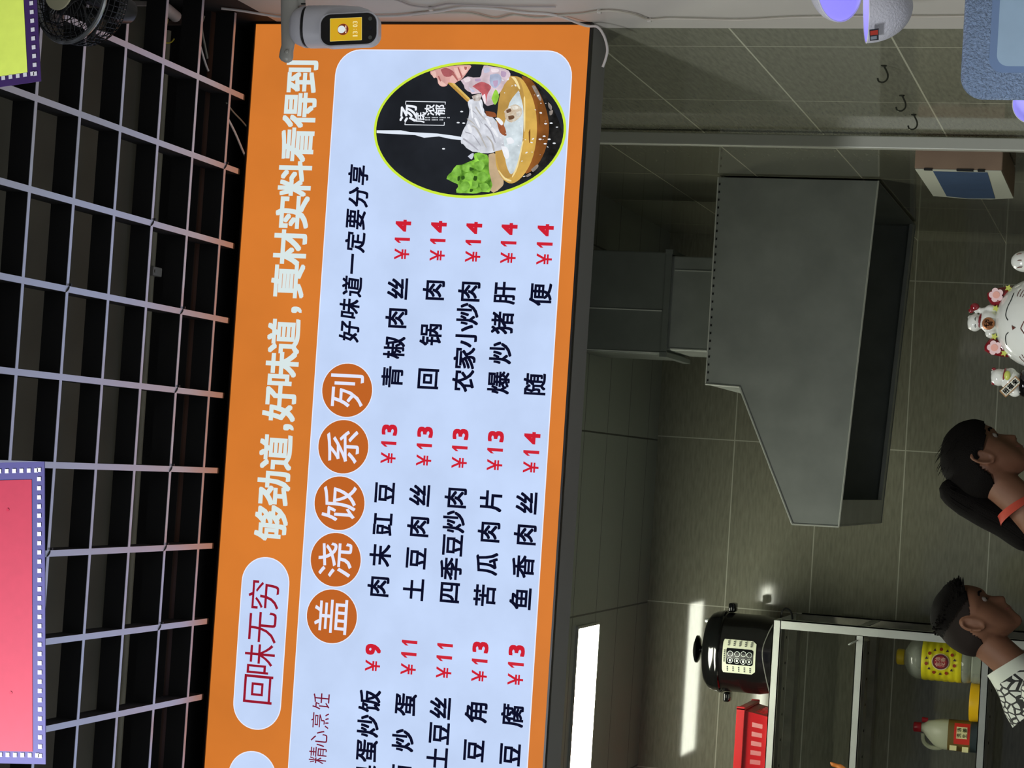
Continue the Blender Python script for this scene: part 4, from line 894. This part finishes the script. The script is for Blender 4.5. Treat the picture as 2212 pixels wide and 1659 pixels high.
# side cat with plaque on a black stand
sc = thing('small_cat_figurine', 'small white china cat holding a gold-edged plaque on a glossy black stand', 'figurine', (K(2180, 825).x, KY, CT+.001))
bm = nb(); ball(bm, K(2158, 815), .0165, .0155, .0150); ball(bm, K(2185, 822), .0185, .017, .021); ball(bm, K(2175, 806), .009, .010, .012); ball(bm, K(2184, 806), .010, .010, .010); ball(bm, K(2192, 845), .011, .012, .012)
for y in (804, 826): ball(bm, K(2147.5, y), .005, .004, .006)
joined('body', bm, .0018, M_china, sc, sm=2)
pa, pb = K(2165, 852, .02), K(2201, 818, .02); d = (pb-pa); L = d.length; d.normalize(); n_ = Vector((-d.z, 0, d.x))
cen = (pa+pb)/2
def plaque(nm, w_, h_, y0, th, m):
    bm = nb(); prism(bm, [cen+d*(i*w_/2)+n_*(j*h_/2)+Vector((0, y0, 0)) for i, j in ((-1, -1), (1, -1), (1, 1), (-1, 1))], (0, th, 0)); return obj(nm, bm, m, sc)
pl = plaque('plaque', L*.98, .0165, 0, .004, mat('plaque_gold', (176, 136, 90), .3, .4))
plaque('plaque_face', L*.86, .0135, -.0006, .001, mat('plaque_white', (210, 210, 190), .4))
bm = nb(); tq = lambda a_, b_: cen+d*a_-n_*b_+Vector((0, -.0012, 0))
tq = lambda a_, b_: cen-d*a_+n_*b_*1.0+Vector((0, -.0012, 0))
tq = (lambda a_, b_: cen+(d if d.x > 0 else -d)*a_+(n_ if n_.z > 0 else -n_)*b_+Vector((0, -.0012, 0)))
for k, ch in enumerate('招福来'): put(bm, ch, .03, -.0115+.0115*k, 0, .0105, .0110, tq)
obj('plaque_text', bm, M_ink, sc, fix=False)
bm = nb(); p = K(2176, 811, .016); ball(bm, p, .009, .006, .006); obj('bib', bm, M_lime, sc, smooth=True)
bm = nb(); c_ = K(2170, 811, .002); tube(bm, [c_+Vector((.0125*math.cos(a), .012*math.sin(a), -.0015*math.cos(a))) for a in [2*PI*k/20 for k in range(20)]], .002, 6, closed=True); ball(bm, K(2147, 797, .002), .003, .003, .004); ball(bm, K(2146, 828, .002), .003, .003, .004); obj('collar', bm, M_cred, sc)
bm = nb(); p0, p1 = K(2203, 797), K(2203, 857); zt = p0.z-.001
lathe(bm, [((p0-p1).length/2*.9, CT+.001), ((p0-p1).length/2, CT+.01), ((p0-p1).length/2, zt-.008), ((p0-p1).length/2*.92, zt-.002), ((p0-p1).length/2*.8, zt)], (((p0+p1)/2).x, KY+.002, 0), 32)
obj('stand', bm, mat('lacquer_black', (8, 8, 8), .06, coat=.5), sc, smooth=True)
# ------------------------------------------------------------------ white shades with violet glow inside, blue textured bin
M_shade = mat('shade_white', (206, 206, 214), .6, bump=.9, bscale=260); M_violet_glow = mat('shade_violet_glow', (186, 180, 240), .35, emit=(136, 130, 214), es=.75)  # violet light inside the shells is put into lining colour and emission
def shell(nm, R_, depth, base, mx, label, tagcol=True, a0=0):
    t = thing('shade', label, 'lampshade', tuple(base))
    prof = [(R_*math.sin(a), -depth*math.cos(a)) for a in [PI/2*k/14 for k in range(15)]]
    bm = nb(); rings = [[Vector(base)+mx @ Vector((max(r, 1e-4)*math.cos(2*PI*k/40), max(r, 1e-4)*math.sin(2*PI*k/40), h)) for k in range(40)] for r, h in prof]
    loft(bm, rings, cap=False); obj('shell', bm, M_shade, t, smooth=True)
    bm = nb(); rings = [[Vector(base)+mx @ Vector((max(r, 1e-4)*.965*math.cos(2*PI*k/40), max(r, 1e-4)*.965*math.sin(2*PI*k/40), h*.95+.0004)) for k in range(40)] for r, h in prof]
    loft(bm, rings, cap=False); obj('lining', bm, M_violet_glow, t, smooth=True)
    bm = nb(); tube(bm, [Vector(base)+mx @ Vector((R_*.985*math.cos(2*PI*k/40), R_*.985*math.sin(2*PI*k/40), 0)) for k in range(40)], R_*.022, 6, closed=True); obj('rim', bm, mat('shade_rim', (226, 226, 232), .4), t, smooth=True)
    return t
LY = 3.58
def L_(x, y, d=0): return onY(x, y, LY-d)
# lower bowl opens upward, leaning back; upper one opens downward
b0 = L_(1872, 15); R1 = (L_(1880, 15)-L_(1880, 92)).length
mx = Matrix.Rotation(math.radians(-4), 3, 'Y') @ Matrix.Rotation(math.radians(12), 3, 'X')
s1 = shell('shade', R1, .078, b0, mx, 'white woven-textured bowl shade with violet glow inside and a small red and black tag')
bm = nb(); px = []
for x, y in ((1877, 91), (1896, 91), (1896, 62), (1877, 65)): px.append(L_(x, y, R1*.55))
tp = [L_(1879, 88, .035), L_(1898, 86, .030), L_(1898, 61, .052), L_(1878, 64, .055)]
def ts(u, v): return (tp[0]*(1-u)+tp[1]*u)*(1-v)+(tp[3]*(1-u)+tp[2]*u)*v
def patch(nm, u0, u1, v0, v1, m, o=0): 
    bm = nb(); prism(bm, [ts(u0, v0)+Vector((0, -o, 0)), ts(u1, v0)+Vector((0, -o, 0)), ts(u1, v1)+Vector((0, -o, 0)), ts(u0, v1)+Vector((0, -o, 0))], (0, .001, 0)); return obj(nm, bm, m, s1)
patch('tag', 0, 1, 0, 1, mat('tag_dark', (34, 36, 46), .5)); patch('tag_red', .08, .92, .46, .86, mat('tag_red', (178, 52, 36), .5), .0006); patch('tag_print', .1, .8, .08, .36, mat('tag_print', (130, 140, 150), .5), .0006)
b1 = L_(1815, -38); R2 = (L_(1815, -38)-L_(1815, 46)).length
mx2 = Matrix.Rotation(math.radians(6), 3, 'Y') @ Matrix.Rotation(math.radians(180-28), 3, 'X')
s2 = shell('shade', R2, .045, b1, mx2, 'white shallow shade opening downward with glowing violet inside, above the tagged bowl shade')
for s_, b_ in ((s1, b0), (s2, b1)):
    bm = nb(); tube(bm, [Vector((b_.x+.045, b_.y+.03, b_.z)), Vector((WX-.001, b_.y+.03, b_.z))], .006, 8); obj('wall_arm', bm, mat('arm_white', (200, 200, 200), .4), s_)
b2 = onY(2232, 222, 3.66); mx3 = Matrix.Rotation(math.radians(78), 3, 'X')
s3 = shell('shade', .036, .02, b2, mx3, 'violet-lit white shade peeping out below the blue bin')
bm = nb(); lathe(bm, [(.03, 0), (.03, .01), (.01, .014), (.01, b2.z-CT-.002)], (b2.x, b2.y+.012, CT+.001), 20); obj('stem', bm, mat('arm_white', (200, 200, 200), .4), s3)
M_blue = mat('blue_pearl_plastic', (136, 160, 194), .2, bump=1.0, bscale=230, noise=.3, nscale=200, spec=.9, bdist=.012); M_blue2 = mat('blue_smooth_plastic', (150, 176, 198), .3, noise=.06, nscale=20); M_blue3 = mat('blue_groove', (104, 128, 164), .35)
NY = 3.42
bn = thing('blue_plastic_bin', 'pearly blue textured plastic bin with rounded corners on the counter', 'bin', (.76, NY, CT))
tl = onY(2080, 215, NY); X0 = tl.x; Z1 = onY(2080, 80, NY).z; X1 = WX-.01; Z0 = CT+.001
def rr(x0, x1, z0, z1, r, y): return [Vector((x, y, z)) for x, z in rrect(x0, x1, z0, z1, r, 8)]
ft = .048; bm = nb()
loft(bm, [rr(X0+.008, X1-.008, Z0, Z1-.008, .030, NY-.010), rr(X0+.002, X1-.002, Z0, Z1-.002, .036, NY-.006), rr(X0, X1, Z0, Z1, .038, NY), rr(X0+.010, X1, Z0, Z1-.006, .036, NY+.03), rr(X0+.05, X1, Z0, Z1-.03, .034, NY+.16)])
obj('shell', bm, M_blue, bn, smooth=True)
bm = nb(); A = rr(X0+ft-.006, X1-ft*.3, Z0+.02, Z1-ft*1.0+.004, .022, NY-.0105); Bq = rr(X0+ft+.004, X1-ft*.3-.01, Z0+.03, Z1-ft*1.0-.008, .018, NY-.0125); loft(bm, [A, Bq], cap=False); obj('groove', bm, M_blue3, bn, smooth=True)
bm = nb(); bm.faces.new([bm.verts.new(p) for p in Bq]); obj('smooth_panel', bm, M_blue2, bn)
# ------------------------------------------------------------------ two people at the stove side, heads bowed
def wrap(a): return (a+PI) % (2*PI)-PI
class Head:
    FACE = [(0, .118), (.045, .108), (.075, .083), (.0905, .05), (.0945, .028), (.0865, .014), (.094, -.004), (.112, -.030), (.1125, -.036), (.096, -.044), (.099, -.056), (.0925, -.0625), (.0965, -.071), (.088, -.082), (.0905, -.102), (.075, -.117), (.045, -.108), (.0, -.085), (-.05, -.082), (-.088, -.050), (-.1005, .0), (-.096, .04), (-.078, .078), (-.045, .106)]
    SIDE = [(0, .118), (.045, .108), (.075, .083), (.086, .05), (.084, .028), (.074, .012), (.078, -.01), (.080, -.035), (.079, -.05), (.077, -.07), (.072, -.09), (.06, -.107), (.035, -.100), (0, -.080), (-.05, -.080), (-.088, -.050), (-.1005, .0), (-.096, .04), (-.078, .078), (-.045, .106)]
    def __init__(s):
        s.f = s.tab(s.FACE); s.s = s.tab(s.SIDE)
    def tab(s, P):
        t = sorted((math.atan2(z, x), math.hypot(x, z)) for x, z in P); out = []
        for k in range(720):
            a = -PI+2*PI*k/720
            hi = next((i for i, q in enumerate(t) if q[0] > a), None)
            if hi is None or hi == 0: p, q = t[-1], t[0]; span = q[0]+2*PI-p[0]; d = wrap(a-p[0]) % (2*PI)
            else: p, q = t[hi-1], t[hi]; span = q[0]-p[0]; d = a-p[0]
            u = d/span; u = u*u*(3-2*u)*.35+u*.65; out.append(p[1]*(1-u)+q[1]*u)
        return out
    def at(s, T, a):
        k = ((a+PI)/(2*PI)*720) % 720; i = int(k); u = k-i; return T[i % 720]*(1-u)+T[(i+1) % 720]*u
    def point(s, th, ph, grow=0.0):
        # th: angle in the profile plane, ph: -pi/2..pi/2 towards the ear
        y = math.sin(ph); c = math.cos(ph)**.82
        rf, rs = s.at(s.f, th), s.at(s.s, th)
        yy = .0765*math.copysign(abs(y)**.92, y)
        k = math.exp(-(yy/.017)**2); r = (rs+(rf-rs)*k+grow)*c
        x, z = r*math.cos(th), r*math.sin(th)
        w_ = 1-.26*min(1, max(0, (-.03-z)/.085))-.08*min(1, max(0, (z-.05)/.07))
        if x < -.02: w_ *= 1-.10*min(1, (-.02-x)/.08)
        return Vector((x, yy*(1+grow/.0765)*w_, z))
HD = Head()
def head_shell(bm, f, grow=0.0, nt=72, np_=36):
    rows = []
    for i in range(1, np_):
        ph = -PI/2+PI*i/np_; rows.append([bm.verts.new(f(HD.point(-PI+2*PI*k/nt, ph, grow))) for k in range(nt)])
    for A, B in zip(rows[:-1], rows[1:]):
        for k in range(nt): bm.faces.new((A[k], A[(k+1) % nt], B[(k+1) % nt], B[k]))
    for R_, sgn in ((rows[0], -1), (rows[-1], 1)):
        c = bm.verts.new(f(Vector((0, sgn*(.0765+grow), 0))))
        for k in range(nt): bm.faces.new((R_[k], R_[(k+1) % nt], c))
    return rows
M_skin = mat('skin', (128, 88, 66), .6, noise=.05, nscale=40); M_hair = mat('hair_black', (15, 12, 11), .8, spec=.12, bump=.6, bscale=300, stretch=(1, 3, 1), bdist=.004)
M_fade = mat('hair_fade', (38, 31, 28), .8, spec=.2); M_lip = mat('lip', (140, 82, 74), .5); M_eye = mat('eye_white', (150, 142, 134), .4); M_iris = mat('iris', (24, 18, 16), .15)
def hand(bm, o, d, sd):
    d = d.normalized(); n = Vector((0, 0, -1)); n = (n-d*n.dot(d)).normalized(); s_ = d.cross(n)*sd
    ball(bm, o+d*.045, .042, .042, .016, 14, 8)
    for i, L in enumerate((.070, .078, .073, .058)):
        b = o+d*.08+s_*(-.030+.020*i); tube(bm, spline([b-d*.02, b+d*L*.35+n*.006, b+d*L*.7+n*.022, b+d*L*.9+n*.040], 4), [.0085]*5+[.008]*4+[.0072]*4, 8)
    b = o+d*.03-s_*.032; tube(bm, spline([b, b+d*.025-s_*.018+n*.006, b+d*.05-s_*.024+n*.018], 4), .0095, 8)
def person(px, py, Y, pitch, yaw, scale, label, female):
    ear = onY(px, py, Y-.075); hc = Vector((ear.x+.004, Y, ear.z+.004))
    base = Vector((hc.x-.14, Y, 0)); t = thing('person', label, 'person', tuple(base))
    Hm = Matrix.Translation(hc) @ Matrix.Rotation(yaw, 4, 'Z') @ Matrix.Rotation(pitch, 4, 'Y') @ Matrix.Scale(scale, 4)
    f = lambda p: Hm @ Vector(p)
    Rz = Matrix.Rotation(yaw, 3, 'Z'); nk = f((-.055, 0, -.205)); sh = nk.z-.045
    def B(x, y, z): v = Rz @ Vector((x, y, 0)); return Vector((nk.x-.02+v.x, Y+v.y, z))
    w_ = .9 if female else 1.0
    def ring(z, cx, a, b, n=28): return [B(cx+a*math.cos(2*PI*k/n), b*w_*math.sin(2*PI*k/n), z) for k in range(n)]
    k_ = sh/1.42; torso = [(.86*k_, -.01, .10, .155), (.93*k_, -.012, .118, .17), (1.05*k_, 0, .10, .145), (1.2*k_, .0, .11, .155), (1.32*k_, -.01, .112, .175), (1.40*k_, -.018, .09, .17), (sh+.012, -.012, .066, .11), (sh+.04, .004, .055, .062)]
    bm = nb(); head_shell(bm, f)
    for s in (-1, 1):                                           # ears
        c = Vector((-.008, s*.0755, -.004)); m = Matrix.Rotation(math.radians(-14), 3, 'Y')
        tube(bm, [f(c+m @ Vector((.016*math.cos(a)-.004*math.sin(a), s*(.006+.005*math.cos(a+.6)*-1), .030*math.sin(a)-(.004 if math.sin(a) < 0 else 0)))) for a in [2*PI*k/20 for k in range(20)]], .0046*scale, 7, closed=True)
        ball(bm, f(c), .013*scale, .005*scale, .024*scale, 12, 8)
    loft(bm, [[f((x+a*math.cos(2*PI*k/24), a*1.02*math.sin(2*PI*k/24), z)) for k in range(24)] for x, z, a in ((-.030, -.05, .052), (-.036, -.10, .052), (-.044, -.15, .052), (-.055, -.20, .056), (-.062, -.235, .062))])
    loft(bm, [ring(*r) for r in torso])
    for s in (-1, 1):
        a0, a1, a2 = B(-.012, s*.165*w_, sh-.03), B(.0, s*.215*w_, sh-.31), B(.235, s*.15*w_, sh-.40)
        tube(bm, spline([B(-.012, s*.09, sh-.01), a0, (a0+a1)/2+Vector((.01, 0, 0)), a1, (a1+a2)/2, a2], 4), [.05]*4+[.052]*4+[.046]*4+[.040]*4+[.034]*4+[.027], 12)
        hand(bm, a2, (a2-a1), s)
        h0, h1, h2, h3 = B(-.01, s*.085, .88*k_), B(.01, s*.09, .50*k_), B(-.015, s*.092, .10), B(.12, s*.095, .035)
        tube(bm, spline([h0, (h0+h1)/2, h1, (h1+h2)/2, h2], 4), [.082]*4+[.072]*4+[.055]*4+[.05]*4+[.038], 14)
        ball(bm, (h2+h3)/2+Vector((.02, 0, -.012)), .115, .042, .042)
    body = joined('body', bm, .0045, M_skin, t, sm=3)
    # face details
    for s in (-1, 1):
        bm = nb(); ball(bm, f((.0675, s*.031, .011)), .0112*scale, .0112*scale, .0112*scale, 14, 10); e = obj('eye', bm, M_eye, t, smooth=True)
        bm = nb(); ball(bm, f((.0757, s*.031, .008)), .0044*scale, .0054*scale, .0054*scale, 10, 8); obj('iris', bm, M_iris, e, smooth=True)
        bm = nb(); tube(bm, [f(HD.point(th, s*ph, .001)) for th, ph in ((.36, .22), (.40, .34), (.41, .46), (.37, .62))], .0032*scale, 6); obj('eyebrow', bm, M_hair, t)
        bm = nb(); tube(bm, [f(HD.point(th, s*ph, -.0005)) for th, ph in ((.17, .28), (.20, .38), (.19, .50), (.14, .58))], .0018*scale, 6); obj('eyelid', bm, M_fade, t)
    bm = nb(); tube(bm, [f(HD.point(-.595, ph, -.0005)) for ph in (-.3, -.15, 0, .15, .3)], [.001, .0028, .0036, .0028, .001], 8); obj('mouth', bm, M_lip, t)
    # hair: the part of the head behind the hairline, grown outward
    def hairline(p):                                            # 1 inside the hair
        x, y, z = p
        side = min(1, abs(y)/.06)
        lim = .073-.012*side if z > .055 else .006+.055*max(0, (z-.010)/.045) if z > .010 else -.020-.25*max(0, -.012-z)*0-.004
        if z < -.01 and x > -.028: return False
        if female and z > .028: lim = .125-.045*side*max(0, min(1, (.085-z)/.04))
        elif female and z > .0: lim = .0+.075*z/.028
        return x < lim and z > -.075+(.0 if x < -.055 else (x+.055)*.9)
    def hair(grow, nm, m, keep, nt=96, np_=48):
        bm = nb(); rows = []
        for i in range(1, np_):
            ph = -PI/2+PI*i/np_; rows.append([HD.point(-PI+2*PI*k/nt, ph, 0) for k in range(nt)])
        V = {}
        def vert(i, k):
            if (i, k) not in V:
                th = -PI+2*PI*k/nt; ph = -PI/2+PI*(i+1)/np_; g = grow(rows[i][k]) if callable(grow) else grow
                V[(i, k)] = bm.verts.new(f(HD.point(th, ph, g)))
            return V[(i, k)]
        for i in range(np_-2):
            for k in range(nt):
                k2 = (k+1) % nt
                if all(keep(rows[a][b]) for a, b in ((i, k), (i, k2), (i+1, k2), (i+1, k))):
                    bm.faces.new((vert(i, k), vert(i, k2), vert(i+1, k2), vert(i+1, k)))
        for i, sg in ((0, -1), (np_-2, 1)):
            if keep(Vector((0, sg*.0765, 0))):
                c = bm.verts.new(f(Vector((0, sg*(.0765+.004), 0))))
                for k in range(nt): bm.faces.new((vert(i, k), vert(i, (k+1) % nt), c))
        o = obj(nm, bm, m, t, smooth=True)
        md = o.modifiers.new('solid', 'SOLIDIFY'); md.thickness = .010*scale; md.offset = -1 
        return o
    rng = random.Random(11)
    if female:
        h = hair(lambda p: .0095+.002*math.sin(60*p.z+30*p.x), 'hair', M_hair, hairline)
        bm = nb()
        for k in range(120):                                    # loose strands round the hairline and crown
            th = rng.uniform(.55, 2.9); ph = rng.uniform(-1.1, 1.1); p = HD.point(th, ph, .0095)
            if not hairline(HD.point(th, ph, 0)): continue
            d = Vector((-p.z*.25-.02, 0, p.x*.15)); q = p*1.03
            tube(bm, [f(p*.99), f(p*1.004+d*.35), f(p*1.012+d*.6)], [.0007, .0005, .0002], 4)
        obj('hair_strands', bm, M_hair, h)
        tie = f((-.105, 0, .028)); bk = (f((-.2, 0, .028))-f((-.1, 0, .028))).normalized()
        u1 = Vector((0, 1, 0)); u2 = bk.cross(u1)
        bm = nb(); tube(bm, [tie+bk*.008+(u1*math.cos(a)+u2*math.sin(a))*.017 for a in [2*PI*k/20 for k in range(20)]], .006, 7, closed=True); obj('hair_tie', bm, mat('hair_tie', (110, 100, 40), .6), h, smooth=True)
        P = [tie-bk*.01, tie+bk*.018, onY(2096, 1086, Y), onY(2130, 1106, Y), onY(2172, 1128, Y), onY(2215, 1156, Y), onY(2260, 1172, Y), onY(2300, 1178, Y)]
        sp = spline(P, 6); n = len(sp); rad = [.016+.026*min(1, i/11)*(1 if i < 30 else max(.05, 1-(i-30)/(n-30))) for i in range(n)]
        bm = nb(); tube(bm, sp, rad, 18)
        for k in range(60):
            a = rng.uniform(0, 2*PI); off = [Vector((math.cos(a)*r*.98, math.sin(a)*r*.98, 0)) for r in rad]; j = rng.choice((0, 6, 12)); tube(bm, [p+o for p, o in zip(sp[j:], off[j:])], .0016, 4)
        obj('ponytail', bm, M_hair, h, smooth=True)
        M_top = mat('shirt_dark_red', (96, 40, 40), .8, noise=.2, nscale=30); M_col = mat('collar_red', (186, 70, 52), .7); M_tr = mat('trousers_black', (26, 26, 30), .8)
    else:
        def g(p):
            top = max(0, min(1, (p.z-.055)/.035)); fr_ = max(0, min(1, (p.x-.02)/.05))
            return .0012+.015*top+.008*top*fr_
        h = hair(g, 'hair', M_hair, lambda p: hairline(p) and p.z > .043)
        hair(.0012, 'shaved_side_hair', M_fade, lambda p: hairline(p) and p.z <= .055)
        bm = nb()
        for k in range(420):                                    # short upright tufts, combed up at the front
            th = rng.uniform(.72, 2.5); ph = rng.uniform(-.95, .95); p0 = HD.point(th, ph, 0)
            if not (hairline(p0) and p0.z > .062): continue
            p = HD.point(th, ph, .010); n = p.normalized(); L = .006+.015*max(0, min(1, (p.x-.02)/.05))
            d = (n+Vector((.75*max(0, min(1, (p.x)/.05)), 0, .15))+Vector((rng.uniform(-.2, .2), rng.uniform(-.2, .2), rng.uniform(-.2, .2)))).normalized()
            tube(bm, [f(p), f(p+d*L*.6), f(p+d*L)], [.0032*scale, .0024*scale, .0006*scale], 5)
        obj('hair_tufts', bm, M_hair, h)
        M_top = mat('shirt_print', (214, 216, 208), .75); M_col = mat('collar_white', (206, 212, 198), .7); M_tr = mat('trousers_grey', (60, 62, 66), .8)
        nt = M_top.node_tree
        if 'ink' not in nt.nodes:
            b_ = nt.nodes['Principled BSDF']; gg = nt.nodes.new('ShaderNodeNewGeometry'); wv = nt.nodes.new('ShaderNodeTexVoronoi'); wv.name = 'ink'; wv.feature = 'DISTANCE_TO_EDGE'; wv.inputs['Scale'].default_value = 34
            mp = nt.nodes.new('ShaderNodeMapping'); mp.inputs['Scale'].default_value = (1.6, 1, .7); mp.inputs['Rotation'].default_value = (0, .7, 0)
            rm = nt.nodes.new('ShaderNodeValToRGB'); rm.color_ramp.interpolation = 'CONSTANT'; rm.color_ramp.elements[0].color = (.012, .012, .012, 1); rm.color_ramp.elements[1].position = .11; rm.color_ramp.elements[1].color = (*lin((206, 210, 200)), 1)
            nt.links.new(gg.outputs['Position'], mp.inputs[0]); nt.links.new(mp.outputs[0], wv.inputs['Vector']); nt.links.new(wv.outputs['Distance'], rm.inputs[0]); nt.links.new(rm.outputs[0], b_.inputs['Base Color'])
    # clothes
    bm = nb(); e_ = .010
    loft(bm, [ring(z, cx, a+e_, b+e_) for z, cx, a, b in torso[:-1]]+[ring(sh+.030, .004, .066, .076)], cap=False); so = obj('shirt', bm, M_top, t, smooth=True)
    bm = nb()
    for s in (-1, 1):
        a0, a1 = B(-.012, s*.165*w_, sh-.03), B(.0, s*.215*w_, sh-.31)
        tube(bm, spline([B(-.012, s*.10, sh-.012), a0, (a0*.55+a1*.45)], 5), [.062]*5+[.064]*5+[.060], 16, cap=False)
    obj('sleeve', bm, M_top, so, smooth=True)
    bm = nb(); dn = (f((-.062, 0, -.235))-f((-.03, 0, -.05))).normalized(); u1 = Rz @ Vector((0, 1, 0)); u2 = dn.cross(u1)
    c0_ = f((-.052, 0, -.150 if female else -.142)); hh_ = .022 if female else .040
    rings = []
    for q, r in ((0, .0575), (.3, .0600), (1, .0690), (1, .0720), (.3, .0635), (0, .0610)):
        rings.append([c0_+dn*(hh_*q)+(u1*math.sin(2*PI*k/32)*1.03+u2*math.cos(2*PI*k/32))*r+dn*(.016*math.cos(2*PI*k/32)) for k in range(32)])
    loft(bm, rings+[rings[0]], cap=False); obj('collar', bm, M_col, so, smooth=True)
    if not female:
        bm = nb(); rr_ = []
        for q, r in ((.9, .0700), (1.6, .082), (2.6, .105), (3.6, .118)): rr_.append([c0_+dn*(hh_*q)+(u1*math.sin(2*PI*k/32)*1.05+u2*math.cos(2*PI*k/32))*r+dn*(.016*math.cos(2*PI*k/32)) for k in range(32)])
        loft(bm, rr_, cap=False); obj('shirt_yoke', bm, M_top, so, smooth=True)
    bm = nb(); loft(bm, [ring(.84*k_, -.01, .115, .168), ring(.93*k_, -.012, .132, .184), ring(1.0*k_, -.004, .118, .162)])
    for s in (-1, 1):
        h0, h1, h2 = B(-.01, s*.085, .88*k_), B(.01, s*.09, .50*k_), B(-.015, s*.092, .10)
        tube(bm, spline([h0, (h0+h1)/2, h1, (h1+h2)/2, h2], 4), [.094]*4+[.084]*4+[.07]*4+[.066]*4+[.062], 14)
    obj('trousers', bm, M_tr, t, smooth=True)
    for s in (-1, 1):
        p = B(.06, s*.094, .05); bm = nb(); ball(bm, p, .13, .05, .049, 18, 10); obj('shoe', bm, mat('shoe_black', (24, 24, 26), .5), t, smooth=True)
    return t
person(2104, 1350, 6.0, math.radians(29), math.radians(4), .94, 'person with short black hair and white patterned shirt, head bowed, beside the steel shelf', False)
person(2124, 998, 5.6, math.radians(30), math.radians(12), .92, 'person with a long black ponytail and red collar, head bowed, below the range hood', True)
C.objects.unlink(_fo); bpy.data.objects.remove(_fo)
